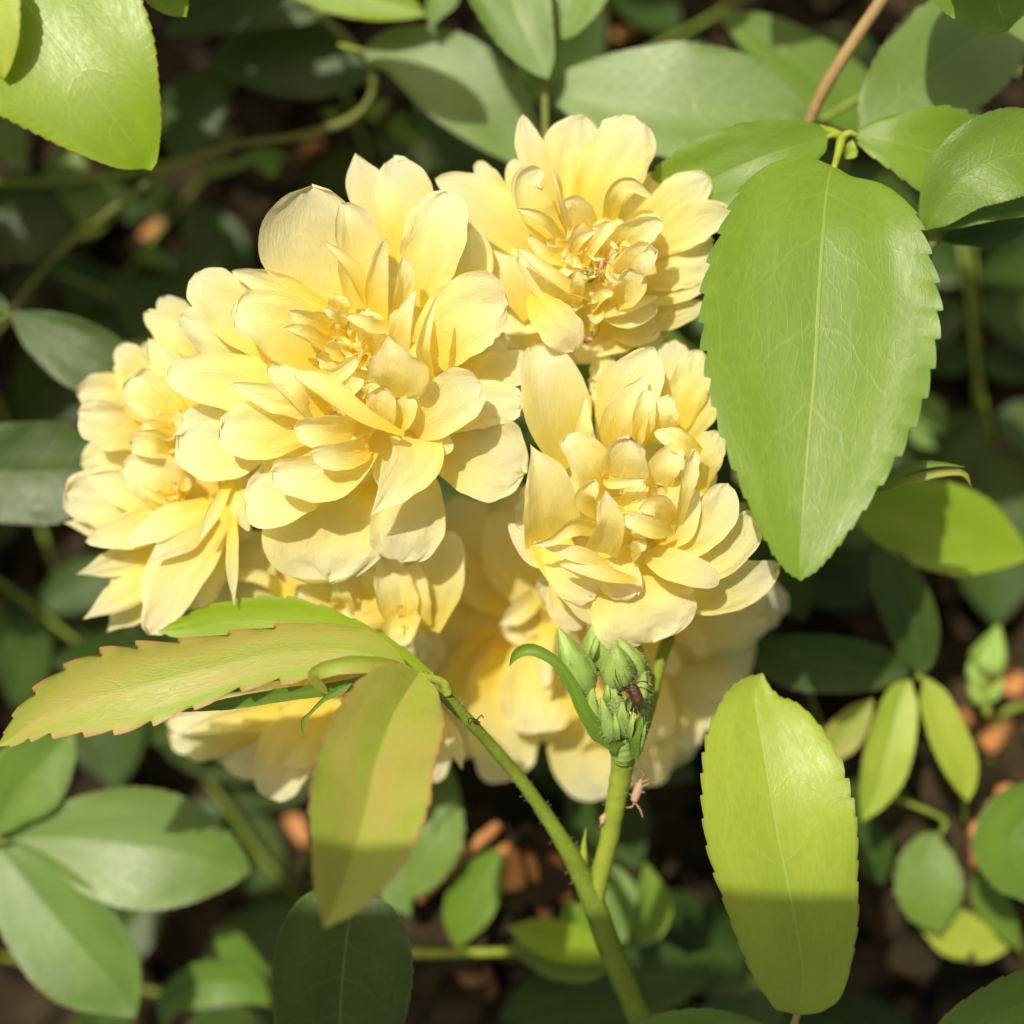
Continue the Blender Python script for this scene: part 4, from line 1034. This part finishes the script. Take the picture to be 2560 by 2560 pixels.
leaf('small pale sliver of leaf below the shadowed leaf at the top', 'T2', (350, 700, -1000), [
    ('T2', [(350, 690, -1000, 0), (420, 710, -1000, 34), (510, 735, -1000, 34), (600, 770, -1002, 0)], 'leaf_mid', dict(teeth=5, roll=15)),
    ('T2', [(290, 660, -1000, 0), (290, 610, -1000, 50), (320, 570, -1000, 45), (380, 540, -1000, 0)], 'leaf_big', dict(teeth=5)),
    ('T2', [(120, 640, -1000, 0), (80, 620, -1000, 40), (40, 610, -1000, 30), (0, 600, -1000, 0)], 'leaf_big', dict(teeth=5)),
  ])
leaf('small pale leaves low in the gap right of the drooping leaf', 'T4', (1080, 1130, -1100), [
    ('T4', [(1080, 1060, -1100, 0), (1130, 1080, -1100, 60), (1180, 1130, -1100, 66), (1230, 1200, -1102, 0)], 'leaf_mid', dict(teeth=5, sheen=.9)),
    ('T4', [(1060, 1150, -1100, 0), (1100, 1190, -1100, 36), (1140, 1230, -1100, 36), (1200, 1270, -1102, 0)], 'leaf_mid', dict(teeth=5, sheen=.9)),
  ])
leaf('narrow bright leaf sliver at the top right edge', 'T3', (1870, 220, -700), [
    ('T3', [(1860, 210, -700, 0), (1870, 260, -700, 26), (1885, 320, -700, 28), (1900, 385, -702, 0)], 'leaf_lime', dict(teeth=5)),
  ])
leaf('tiny bright leaf scrap behind the tan stem at the top right', 'T3', (1050, 260, -900), [
    ('T3', [(1060, 280, -900, 0), (1080, 240, -900, 60), (1120, 200, -900, 50), (1150, 180, -902, 0)], 'leaf_mid', dict(teeth=5)),
  ])

# leaf that shows through the gap between the cupped rose and the upper right rose
leaf('green leaf showing through the gap between the upper right and the cupped rose', 'V2', (880, 1500, -330), [
    ('V2', [(700, 1250, -340, 0), (760, 1350, -335, 120), (880, 1520, -330, 200), (960, 1700, -335, 150), (1010, 1850, -340, 0)], 'leaf_mid', dict(teeth=12, tooth=.02)),
  ])

# the leafy mass around and below: more sprays of five leaflets, most of them in shade
r2 = random.Random(77)
def spray(x, y, z, ang, sc_, mat, label, group, fine=True):
    v_ = at('P', x, y, z)
    if fine: z = max(z, ground_z(v_.x, v_.y) / K + 160)
    t = thing('rose_leaf', label, 'leaf', at('P', x, y, z), group)
    ca, sa = math.cos(ang), math.sin(ang)
    def q(u, v, zz, w_=0): return (x + (u * ca - v * sa) * sc_, y + (u * sa + v * ca) * sc_, z + zz * sc_, w_ * sc_)
    tube('leaf_stalk', 'P', [q(-160, 0, -40, 5.5), q(0, 0, 0, 5.5), q(160, 10, 10, 5), q(300, 0, 20, 4)], 'stem', t, sides=6, per=3)
    for (u, v, a, l) in ((300, 0, 0.0, 330), (240, 12, 1.05, 250), (240, -12, -1.05, 250), (40, 12, 1.25, 200), (40, -12, -1.25, 200)):
        a += r2.uniform(-.2, .2)
        cu, su = math.cos(a), math.sin(a)
        tz = r2.uniform(-60, 60)
        P_ = [q(u + cu * l * k, v + su * l * k, tz * k, l * w_) for k, w_ in ((0, 0), (.08, .14), (.3, .25), (.55, .27), (.8, .17), (.94, .06), (1, 0))]
        ribbon('leaflet', 'P', P_, mat, t, teeth=12 if fine else 5, fine=fine, cap=0, arc=10, fold=r2.uniform(.03, .22), roll=r2.uniform(-22, 22), tooth=.04)
# the ones seen between the roses and the nearer leaves: (x, y, z, angle, size, label)
SEEN = [
 (1480, 2330, -760, 0.9, 0.8, 'dark leaf spray at the bottom between the thick stem and the upright lime leaf'),
 (2020, 2330, -760, 2.4, 0.8, 'dark leaf spray at the bottom, right beside the upright lime leaf'),
 (2050, 1800, -800, 1.2, 0.7, 'dark leaf spray under the two lit leaflets of the star shaped leaf'),
 (330, 760, -1500, 0.4, 1.25, 'dark leaf spray low in the gap between the left leaf and the largest rose'),
 (480, 480, -1650, 2.2, 1.2, 'dark leaf spray on the soil under the curved olive stem'),
 (900, 330, -1650, 1.2, 1.1, 'dark leaf spray low above the largest rose, under the shadowed olive leaf'),
 (1750, 60, -1500, 2.6, 1.3, 'dark leaf spray low at the top edge, right of the glossy leaf'),
 (2250, 120, -1300, 2.0, 1.3, 'dark leaf spray behind the bluish leaf at the top right'),
 (2420, 720, -1400, 1.4, 1.35, 'dark leaf spray in the gap right of the drooping leaf, the upper one'),
 (2440, 960, -1500, -1.6, 1.1, 'dark leaf spray in the gap right of the drooping leaf, the lower one'),
 (2150, 1300, -1450, 2.8, 1.2, 'dark leaf spray low under the tip of the drooping leaf'),
 (60, 1500, -1300, 0.6, 1.2, 'dark leaf spray at the left edge below the roses and the bronze leaf'),
 (520, 1950, -1500, 0.9, 1.4, 'dark leaf spray in the gap right of the pale glossy leaf'),
 (640, 2300, -1600, -0.7, 1.3, 'dark leaf spray near the bottom left, under the leaf with a bright tip'),
 (200, 2430, -1350, 0.2, 1.3, 'dark leaf spray in the bottom left corner'),
 (1620, 2180, -1350, 1.7, 1.5, 'dark leaf spray low between the bright stem and the upright lime leaf'),
 (1560, 2480, -1450, 0.2, 1.2, 'dark leaf spray at the bottom edge beside the thick green stem'),
 (60, 1180, -1500, 1.2, 1.3, 'dark leaf spray behind the two dark leaves at the left edge'),
 (1700, 860, -1200, 0.8, 1.2, 'dark leaf spray in the small gap left of the drooping leaf'),
]
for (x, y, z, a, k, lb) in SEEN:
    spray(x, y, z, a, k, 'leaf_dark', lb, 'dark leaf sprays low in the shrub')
# leaf sprays added outside the picture and under the roses to shade the soil
LB, GP = 'dark leaf spray added to the surrounding shrub to shade the soil', 'leaf sprays added around the shrub for shade'
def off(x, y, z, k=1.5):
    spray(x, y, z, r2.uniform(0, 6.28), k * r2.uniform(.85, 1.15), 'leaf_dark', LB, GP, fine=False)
for i in range(12):
    for j in range(6):
        x, y = -1900 + i * 400 + r2.uniform(-150, 150), -2200 + j * 310 + r2.uniform(-90, 90)
        if j >= 4 and x > 500: continue
        off(x, y, r2.uniform(-300, 300) if j < 4 else r2.uniform(250, 520), 1.45)
for i in range(6):
    off(-900 + i * 230, -430 + r2.uniform(-60, 60), r2.uniform(420, 600), 1.1)
for i in range(3):
    for j in range(9):
        off(-1650 + i * 420 + r2.uniform(-150, 100), 0 + j * 330 + r2.uniform(-150, 150), r2.uniform(-700, 0) - (250 if i == 2 else 0), 1.45)
for i in range(5):
    for j in range(5):
        off(700 + i * 260 + r2.uniform(-80, 80), 600 + j * 240 + r2.uniform(-80, 80), r2.uniform(-1500, -900), 1.1)
for i in range(9):
    off(3420 + r2.uniform(0, 400), -100 + i * 330, r2.uniform(-1200, -300), 1.4)
for i in range(9):
    off(-100 + i * 350, 3350 + r2.uniform(0, 200), r2.uniform(-1200, -500), 1.4)

def sun_up(view, x, y, z, h):
    """where the sunlight that falls on (x, y, z) passes the height h, as a point of the view P"""
    v = at(view, x, y, z)
    t_ = (h * K - v.z) / to_sun.z
    w_ = v + to_sun * t_
    f = (D - h) / D * K
    return (1280 + w_.x / f, 1280 - w_.y / f, h)
def caster(label, view, z, h, pts, mat='leaf_mid'):
    """a single leaf held out of the frame whose shadow falls on the given spine"""
    P_ = []
    for (x, y, w_) in pts:
        a = sun_up(view, x, y, z, h)
        P_.append((a[0], a[1], h, w_ * VIEW[view][2] * (D - z) / (D - h)))
    leaf(label, 'P', P_[0][:3], [('P', P_, mat, dict(teeth=14, tooth=.02))])
caster('leaf above the top edge that shades the broad olive leaf with its outline', 'T2', -560, 260,
    [(230, 300, 0), (300, 330, 60), (480, 420, 120), (680, 520, 125), (820, 600, 80), (900, 660, 0)])
caster('unseen leaf added above the top right corner to shade the bluish leaf', 'T3', -200, 420,  # added out of frame to throw the dark half of that leaf
    [(1560, -60, 0), (1600, 100, 150), (1660, 300, 230), (1760, 540, 230), (1720, 720, 120), (1700, 800, 0)])

# ------------------------------------------------------------------ stems
rs = random.Random(9)
def stem(label, view, pts, mat, hair_n=0, wob=.10, group=None, hl=9, sides=12, name='rose_cane'):
    path, rad = smooth_path(view, pts, 10, wob)
    v, f = tube_mesh(path, rad, sides)
    if hair_n:
        t = thing(name, label, 'stem', path[0], group)
        rebase(mesh_object('stalk', v, f, mat, t), t)
        hairs('stem_hairs', stem_hairs(path, rad, hair_n, rs, hl), 'hair', t, 0.9)
        return t
    o = mesh_object('twig', v, f, mat)
    o['label'] = label; o['category'] = 'stem'
    if group: o['group'] = group
    origin_of(o, path[0].copy())
    return o

stem('thick green stem rising from the bottom edge past the fork up to the bronze leaf', 'O',
     [(1260, 2040, -160, 23), (1208, 1925, -130, 22), (1155, 1800, -90, 23), (1118, 1700, -50, 22), (1075, 1610, 0, 17), (1000, 1495, 50, 13), (930, 1410, 110, 12), (870, 1345, 170, 12), (822, 1295, 210, 12), (800, 1270, 230, 6)], 'stem', 260)
stem('hairy bright green stem from the fork up to the bud cluster', 'O',
     [(1122, 1712, -52, 16), (1128, 1670, -40, 18), (1148, 1590, 10, 18), (1163, 1510, 70, 19), (1175, 1440, 120, 22), (1180, 1400, 140, 24), (1180, 1385, 150, 10)], 'stem_young', 160)
stem('small pointed stipule standing in the fork of the green stems', 'T7',
     [(1385, 520, -30, 34), (1395, 440, -20, 20), (1400, 370, -10, 9), (1408, 315, 0, 2)], 'stem_young', 0)
stem('tan woody stem slanting down from the top edge at the right', 'T3',
     [(1330, -180, -60, 30), (1215, 0, -80, 32), (1080, 200, -110, 33), (970, 370, -130, 33), (890, 520, -160, 32), (840, 640, -190, 30), (760, 800, -240, 30)], 'stem_brown', 0, wob=.14)
stem('thin curved olive stem looping across the upper left behind the roses', 'O',
     [(560, -60, -700, 6.5), (600, 20, -700, 6.5), (665, 85, -705, 6.5), (700, 130, -710, 9), (700, 180, -720, 7), (660, 225, -740, 8), (560, 258, -780, 6.5), (440, 275, -820, 6), (320, 320, -860, 6), (220, 390, -900, 6), (130, 460, -950, 5.5), (50, 550, -1000, 5), (-40, 680, -1060, 5)], 'stem_olive', 0, wob=.15)
stem('dark thin twig crossing under the curved stem at the upper left', 'O',
     [(-60, 340, -1000, 7), (90, 345, -1000, 7), (250, 325, -1000, 7), (400, 290, -1010, 7)], 'stem', 0)
stem('pale horizontal twig low at the bottom between the bark chips', 'T7',
     [(420, 880, -700, 18), (600, 890, -690, 20), (800, 890, -680, 20), (1100, 880, -690, 18), (1300, 870, -700, 16)], 'stem_young', 0)
stem('brown leaning stick low at the bottom beside the hanging leaf', 'T7',
     [(640, 640, -760, 24), (760, 520, -720, 28), (860, 420, -700, 32), (960, 340, -710, 30), (1000, 300, -730, 26)], 'chip', 0)
stem('dark twig added as the tan stem shadow across the sunlit leaf', 'T3',  # twig shape stands in for the shadow cast by the tan stem
     [(1400, 330, -430, 16), (1200, 440, -440, 18), (1040, 530, -450, 18), (900, 610, -460, 14)], 'stem', 0)
stem('thin green twig low at the right edge above the bark chips', 'T8',
     [(1700, 470, -1000, 14), (1560, 480, -1000, 16), (1450, 540, -1000, 18), (1420, 700, -1020, 18), (1380, 860, -1040, 16), (1330, 1000, -1060, 16)], 'stem', 0)

# ------------------------------------------------------------------ bud cluster
bc = thing('bud_cluster', 'cluster of hairy green pointed rose buds below the cupped rose', 'buds', at('V6', 1150, 1200, 150))
def bud(view, b, m, t_, w_, name='bud', ridges=True, z=None, mat='bud', parent=bc):
    """pointed bud: b base, m belly, t_ tip as (x, y, z); w_ the belly half width"""
    pts = []
    for k in range(15):
        q = k / 14
        p = [(1 - q) ** 2 * b[i] + 2 * q * (1 - q) * m[i] + q * q * t_[i] for i in range(3)]
        r = w_ * (math.sin(math.pi * min(1, q * 1.02) ** 0.75) ** 0.75) * (1 - 0.35 * q) + 4
        pts.append((*p, r if q < 1 else 2))
    path, rad = smooth_path(view, pts, 2, 0)
    rad = [q * 1.14 for q in rad]
    sides = 30
    v, f = tube_mesh(path, rad, sides)
    n = len(path)
    for i in range(n):
        for k in range(sides):
            idx = i * sides + k
            d = v[idx] - path[i]
            a5 = ((k / sides * 5) % 1.0) - 0.5
            v[idx] = path[i] + d * (1.04 + 0.05 * math.cos(a5 * 6.283) - 0.06 * math.exp(-((abs(a5) - .5) / .10) ** 2))
    o = rebase(mesh_object(name, v, f, mat, parent), parent)
    return path, rad, o
hp = []
for args in [
    ((830, 760, 190), (800, 560, 250), (625, 215, 240), 140),
    ((1100, 700, 170), (1120, 520, 230), (1080, 350, 230), 130),
    ((980, 560, 110), (930, 400, 160), (900, 200, 150), 120),
    ((1250, 640, 120), (1230, 500, 170), (1110, 300, 160), 110),
    ((960, 1130, 190), (880, 960, 240), (905, 650, 240), 66),
    ((1060, 1140, 200), (1030, 980, 250), (975, 780, 250), 62),
    ((1170, 1100, 190), (1130, 950, 240), (1150, 800, 240), 70),
    ((1250, 1260, 170), (1260, 1060, 210), (1325, 880, 210), 62),
    ((1130, 960, 160), (1060, 820, 210), (1060, 640, 210), 80),
    ((1240, 900, 150), (1290, 740, 200), (1330, 570, 190), 76),
]:
    p_, r_, o_ = bud('V6', *args)
    hp += stem_hairs(p_, r_, 260, rs, 8)
for (x, y, z, dx, dy, w_) in ((1000, 1060, 215, -60, -250, 34), (1100, 1120, 225, -20, -240, 36), (1190, 1110, 220, 50, -250, 34), (930, 900, 215, -40, -260, 30), (1180, 880, 215, 60, -240, 30), (1060, 640, 190, 50, -250, 30), (880, 480, 190, 60, -200, 26), (1290, 1140, 200, 40, -200, 30), (1010, 860, 200, 20, -230, 34)):
    ribbon('bract', 'V6', [(x, y, z, w_ * .8), (x + dx * .4, y + dy * .4, z + 25, w_), (x + dx * .8, y + dy * .8, z + 20, w_ * .4), (x + dx, y + dy, z + 8, 0)], 'bud', bc, arc=70, cap=0, ruffle=.08, ns=8, nt_=12)
hairs('bud_hairs', hp, 'hair', bc, 0.8)
tube('receptacle', 'V6', [(1150, 1290, 140, 84), (1150, 1230, 150, 100), (1130, 1130, 160, 120), (1100, 1040, 165, 130), (1090, 940, 160, 90), (1090, 880, 150, 30)], 'bud', bc, sides=16)
tube('pedicel', 'V6', [(1270, 1200, 120, 40), (1330, 1000, 90, 46), (1410, 700, 40, 46), (1450, 500, 0, 48), (1520, 300, -50, 50)], 'stem', bc, sides=12)
tube('pedicel', 'V6', [(1350, 620, 60, 40), (1290, 470, 50, 46), (1240, 330, 30, 46)], 'stem', bc, sides=12)
ribbon('bract', 'V6', [(1120, 1190, 200, 60), (960, 1060, 235, 74), (830, 880, 255, 62), (740, 680, 265, 52), (610, 500, 270, 50), (430, 400, 270, 56), (300, 430, 262, 46), (232, 540, 250, 0)], 'leaf_big', bc, arc=50, cap=0, ruffle=.03, rim=0, jag=.02)
ribbon('bract', 'V6', [(1250, 1280, 190, 30), (1240, 1120, 220, 50), (1290, 980, 225, 40), (1330, 900, 220, 0)], 'leaf_big', bc, arc=60, cap=0)

# small blurred bud at the right edge
sb = thing('rose_bud', 'blurred green bud on a thin stalk at the right edge above the bark chips', 'bud', at('T8', 1390, 460, -780))
bud('T8', (1380, 330, -780), (1420, 260, -760), (1450, 110, -760), 78, parent=sb)
tube('stalk', 'T8', [(1400, 520, -800, 18), (1385, 420, -790, 20), (1385, 320, -780, 30)], 'stem_young', sb)
for a in [((1380, 400, -780), (1330, 350, -770), (1320, 280, -765), 30), ((1400, 460, -780), (1440, 420, -770), (1470, 350, -765), 26), ((1380, 470, -780), (1340, 440, -770), (1320, 380, -765), 26)]:
    bud('T8', *a, name='sepal', parent=sb)

# ------------------------------------------------------------------ aphids
def aphid(label, view, head, tail, w_, legs, mat, leg_mat, horns, group='aphids on the roses'):
    t = thing('aphid', label, 'aphid', at(view, *tail), group)
    pts = []
    for k in range(13):
        q = k / 12
        p = [tail[i] * (1 - q) + head[i] * q for i in range(3)]
        r = w_ * (max(0.02, 1 - abs(2 * (q - 0.40)) ** 2.3 * (0.9 if q < .4 else 0.62))) ** 0.6
        if q > .80: r = w_ * (0.44 if q < .95 else .34)
        if q == 0: r = w_ * .15
        if q == 1: r = w_ * .1
        pts.append((*p, r))
    path, rad = smooth_path(view, pts, 3, 0)
    for i in range(len(rad)): rad[i] *= 1 + 0.035 * math.cos(i * 2.1)
    v, f = tube_mesh(path, rad, 14)
    rebase(mesh_object('body', v, f, mat, t), t)
    for lg in legs: tube('leg', view, lg, leg_mat, t, sides=6, per=4, wob=0)
    for h in horns: tube('cornicle', view, h, leg_mat, t, sides=6, per=4, wob=0)
    return t
aphid('dark brown aphid with long thin legs on the bud cluster', 'V6', (1208, 655, 300), (1283, 845, 290), 52, [
    [(1200, 690, 300, 6), (1140, 700, 320, 5), (1095, 610, 300, 5), (1088, 555, 280, 3)],
    [(1200, 720, 300, 6), (1150, 710, 310, 5), (1120, 740, 290, 7), (1075, 640, 270, 3)],
    [(1215, 760, 300, 6), (1150, 720, 315, 5), (1110, 760, 290, 6), (1140, 765, 280, 8)],
    [(1220, 780, 300, 6), (1185, 800, 310, 5), (1175, 860, 290, 5), (1180, 890, 270, 6)],
    [(1245, 680, 300, 6), (1300, 655, 310, 5), (1350, 665, 290, 7)],
    [(1260, 700, 300, 6), (1320, 710, 310, 5), (1385, 750, 285, 7)],
    [(1210, 660, 300, 4), (1180, 630, 320, 3), (1160, 590, 310, 2)]],
    'aphid', 'aphid_leg', [[(1252, 840, 300, 7), (1258, 880, 305, 6), (1262, 925, 300, 4)], [(1310, 800, 300, 7), (1350, 830, 305, 6), (1390, 858, 300, 4)]])
aphid('pink aphid clinging head up to the right side of the bright stem', 'V6', (1300, 1440, 90), (1235, 1630, 80), 36, [
    [(1240, 1480, 85, 6), (1215, 1440, 80, 4), (1195, 1430, 70, 4)],
    [(1305, 1470, 90, 6), (1340, 1450, 95, 5), (1370, 1445, 90, 4)],
    [(1300, 1500, 90, 6), (1335, 1490, 95, 5), (1360, 1470, 90, 4)],
    [(1285, 1550, 90, 5), (1320, 1545, 95, 4), (1328, 1555, 90, 4)],
    [(1235, 1590, 85, 5), (1205, 1560, 80, 4), (1190, 1555, 75, 4)],
    [(1245, 1630, 85, 6), (1220, 1665, 80, 6), (1175, 1670, 75, 4)],
    [(1255, 1640, 85, 6), (1290, 1690, 85, 7), (1312, 1755, 80, 4)],
    [(1300, 1430, 90, 4), (1320, 1400, 95, 3), (1250, 1350, 90, 3)]], 'aphid_pale', 'aphid_pale', [])
aphid('pale pink aphid on the left side of the bright stem, half hidden', 'V6', (1000, 1720, 60), (985, 1800, 50), 26, [
    [(985, 1760, 60, 5), (965, 1750, 60, 4), (958, 1765, 55, 3)], [(985, 1790, 60, 5), (970, 1805, 60, 4), (975, 1815, 55, 3)]], 'aphid_pale', 'aphid_pale', [])
aphid('tiny pale aphid in the ragged centre of the upper right rose', 'V2', (1040, 905, 300), (1030, 965, 290), 15, [
    [(1040, 920, 300, 4), (1070, 925, 310, 3), (1100, 950, 300, 2)], [(1035, 950, 300, 4), (1040, 990, 310, 3), (1070, 1025, 290, 2)],
    [(1030, 950, 300, 4), (1010, 985, 305, 3), (1045, 1035, 290, 2)], [(1045, 910, 300, 4), (1080, 890, 305, 3), (1105, 860, 295, 2)]], 'aphid_pale', 'chip', [])
aphid('small pinkish aphid on the lowest petal of the upper right rose', 'V2', (985, 1355, 80), (930, 1375, 70), 17, [
    [(975, 1350, 80, 3), (980, 1310, 95, 2), (992, 1285, 85, 2)], [(985, 1355, 80, 3), (1010, 1320, 95, 2), (1020, 1282, 85, 2)],
    [(940, 1370, 80, 3), (920, 1390, 85, 2), (900, 1385, 75, 2)]], 'aphid_pale', 'aphid_leg', [])
aphid('tiny black aphid on the long green stem beside the bronze leaf', 'V5', (1720, 1120, 175), (1690, 1125, 175), 9, [
    [(1715, 1115, 180, 4), (1735, 1095, 190, 3), (1745, 1105, 180, 3)], [(1700, 1115, 180, 4), (1675, 1110, 190, 3), (1668, 1135, 180, 3)],
    [(1712, 1125, 180, 4), (1728, 1130, 185, 3), (1720, 1140, 175, 3)]], 'aphid_leg', 'aphid_leg', [])

# ------------------------------------------------------------------ bark chips on the soil
def chip(label, view, pts, mat='chip', group='bark chips on the soil', thick=18):
    """a thick splintered slab along a spine"""
    if pts[0][2] < -1000: pts = [(q[0], q[1], ground_px(view, q[0], q[1]) + 105 + 25 * k_, q[3]) for k_, q in enumerate(pts)]
    sp = spine_points(view, pts)
    n = 10
    verts, faces = [], []
    for i in range(n + 1):
        c = catmull(sp, i / n); c2 = catmull(sp, min(1, i / n + .02)); c1 = catmull(sp, max(0, i / n - .02))
        T = (Vector(c2[:3]) - Vector(c1[:3])).normalized(); N = Vector((0, 0, 1)).cross(T).normalized(); U = T.cross(N)
        C = Vector(c[:3]); hw = c[3] * (1 + .25 * noise.noise((i * 1.3, pts[0][0] * .1, 2)))
        th = thick * K * (1 + .3 * noise.noise((i * .9, 5, pts[0][1] * .1)))
        if i in (0, n): hw *= .6; th *= .5
        for a, b in ((-1, -.6), (-.8, .8), (0, 1.15), (.8, .7), (1, -.5), (0, -1)):
            verts.append(C + N * hw * a + U * th * b)
    for i in range(n):
        for k in range(6):
            k2 = (k + 1) % 6
            faces.append((i * 6 + k, i * 6 + k2, (i + 1) * 6 + k2, (i + 1) * 6 + k))
    faces.append(tuple(reversed(range(6)))); faces.append(tuple(n * 6 + k for k in range(6)))
    o = mesh_object('bark_chip', verts, faces, mat, smooth=False)
    o['label'] = label; o['category'] = 'bark chip'; o['group'] = group
    origin_of(o, Vector(sp[0][:3]))
    return o
CH = [
 ('broad orange bark chip between the hanging leaf and the main stem, standing upright', 'T7', [(1030, 390, -1900, 40), (1060, 490, -1900, 62), (1080, 600, -1900, 56)]),
 ('narrow orange bark chip just right of the broad upright chip', 'T7', [(1140, 430, -1900, 24), (1180, 560, -1900, 32), (1230, 740, -1900, 34)]),
 ('orange bark chip partly behind the main stem at the fork', 'T7', [(1250, 440, -1900, 34), (1290, 540, -1900, 52), (1320, 660, -1900, 40)]),
 ('bright orange bark chip slanting below the horizontal twig at the bottom', 'T7', [(820, 900, -1900, 50), (890, 980, -1900, 74), (970, 1090, -1900, 50)]),
 ('orange bark chip at the lower left of the hanging bronze leaflet', 'T7', [(30, 220, -1900, 34), (80, 300, -1900, 44), (125, 390, -1900, 30)]),
 ('tiny orange bark chip in front of the pale leaf pair by the fork', 'T7', [(1590, 800, -700, 22), (1620, 775, -700, 32), (1650, 750, -700, 22)]),
 ('small reddish bark chip at the very bottom, below the slanting one', 'T7', [(610, 1110, -1900, 24), (640, 1160, -1900, 28), (660, 1220, -1900, 20)]),
 ('small orange bark chip under the big bright corner leaf', 'T1', [(750, 1310, -1900, 30), (810, 1250, -1900, 42), (870, 1190, -1900, 26)]),
 ('orange bark chip low between the largest rose and the curved stem', 'T1', [(1620, 820, -1900, 28), (1670, 790, -1900, 40), (1740, 765, -1900, 24)]),
 ('orange bark chip at the top, left of two beside the glossy leaf', 'T2', [(1400, 110, -1900, 30), (1470, 90, -1900, 46), (1540, 100, -1900, 30)]),
 ('orange bark chip at the top, just above the glossy leaf edge', 'T2', [(1560, 200, -1900, 24), (1620, 180, -1900, 36), (1710, 160, -1900, 24)]),
 ('orange bark chip at the top, right of the glossy leaf pair', 'T3', [(180, 120, -1900, 24), (230, 100, -1900, 36), (290, 80, -1900, 20)]),
 ('pale orange bark chip by the small bud, topmost at the right edge', 'T8', [(1440, 330, -1900, 50), (1500, 380, -1900, 80), (1560, 420, -1900, 60)]),
 ('orange bark chip left of the small bud stalk', 'T8', [(1270, 420, -1900, 36), (1300, 500, -1900, 44), (1330, 570, -1900, 30)]),
 ('light orange bark chip standing right of the small bud stalk', 'T8', [(1400, 680, -1900, 44), (1440, 600, -1900, 60), (1490, 530, -1900, 44)]),
 ('bright orange bark chip lying across the right edge', 'T8', [(1440, 870, -1900, 40), (1520, 900, -1900, 56), (1620, 930, -1900, 50)]),
 ('orange bark chip below the one lying across the right edge', 'T8', [(1400, 930, -1900, 30), (1460, 960, -1900, 42), (1540, 980, -1900, 30)]),
 ('reddish bark chip half under the plain green leaf at the right', 'T8', [(1330, 1000, -1900, 34), (1370, 1110, -1900, 44), (1360, 1230, -1900, 30)]),
 ('small orange bark chip at the bottom tip of the pale blurred leaf', 'T8', [(1480, 1600, -1900, 16), (1520, 1600, -1900, 24), (1560, 1595, -1900, 14)]),
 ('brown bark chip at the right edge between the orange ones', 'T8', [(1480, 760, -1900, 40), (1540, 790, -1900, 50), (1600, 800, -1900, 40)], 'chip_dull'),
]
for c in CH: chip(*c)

# scattered litter of dull chips that nobody could count
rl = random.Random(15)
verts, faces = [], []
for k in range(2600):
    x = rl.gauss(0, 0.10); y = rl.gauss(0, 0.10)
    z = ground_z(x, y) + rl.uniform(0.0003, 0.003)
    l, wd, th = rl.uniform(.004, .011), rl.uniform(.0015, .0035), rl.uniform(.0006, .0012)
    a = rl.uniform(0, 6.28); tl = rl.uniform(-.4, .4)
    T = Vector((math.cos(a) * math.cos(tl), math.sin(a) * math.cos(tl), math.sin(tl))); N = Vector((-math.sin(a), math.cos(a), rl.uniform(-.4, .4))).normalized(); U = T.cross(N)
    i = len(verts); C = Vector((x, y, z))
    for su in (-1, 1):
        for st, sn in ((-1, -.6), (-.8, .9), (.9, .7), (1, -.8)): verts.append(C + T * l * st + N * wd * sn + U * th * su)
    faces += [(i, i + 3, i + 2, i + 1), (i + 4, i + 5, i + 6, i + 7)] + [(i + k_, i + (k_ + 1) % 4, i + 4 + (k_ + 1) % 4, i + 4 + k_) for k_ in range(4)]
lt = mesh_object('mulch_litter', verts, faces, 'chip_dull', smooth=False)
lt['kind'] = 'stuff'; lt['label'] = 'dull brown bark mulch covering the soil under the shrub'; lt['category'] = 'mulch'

# ------------------------------------------------------------------ the phone taking the picture: its long edge throws the straight shadow at the bottom
PX0, PX1, PY0, PY1, PZ = -0.078, 0.076, -0.048, 0.0325, (D + 60) * K
pw, ph, pt, pr = (PX1 - PX0) / 2, (PY1 - PY0) / 2, 0.0038, 0.010
verts, faces = [], []
ring = []
for (sx, sy, a0) in ((1, 1, 0), (-1, 1, 90), (-1, -1, 180), (1, -1, 270)):
    for k in range(7):
        a = math.radians(a0 + 15 * k)
        ring.append((sx * (pw - pr) + pr * math.cos(a), sy * (ph - pr) + pr * math.sin(a)))
n = len(ring)
for zz, sh in ((0, .97), (.0008, 1), (2 * pt - .0008, 1), (2 * pt, .97)):
    for (a, b) in ring: verts.append((a * sh, b * sh, zz))
for L_ in range(3):
    for k in range(n): faces.append((L_ * n + k, L_ * n + (k + 1) % n, (L_ + 1) * n + (k + 1) % n, (L_ + 1) * n + k))
faces.append(tuple(reversed(range(n)))); faces.append(tuple(3 * n + k for k in range(n)))
phn = mesh_object('phone', verts, faces, 'phone', smooth=False)
phn.location = ((PX0 + PX1) / 2, (PY0 + PY1) / 2, PZ)
phn['label'] = 'black phone held level above the roses, out of the picture, taking the photograph'
phn['category'] = 'phone'
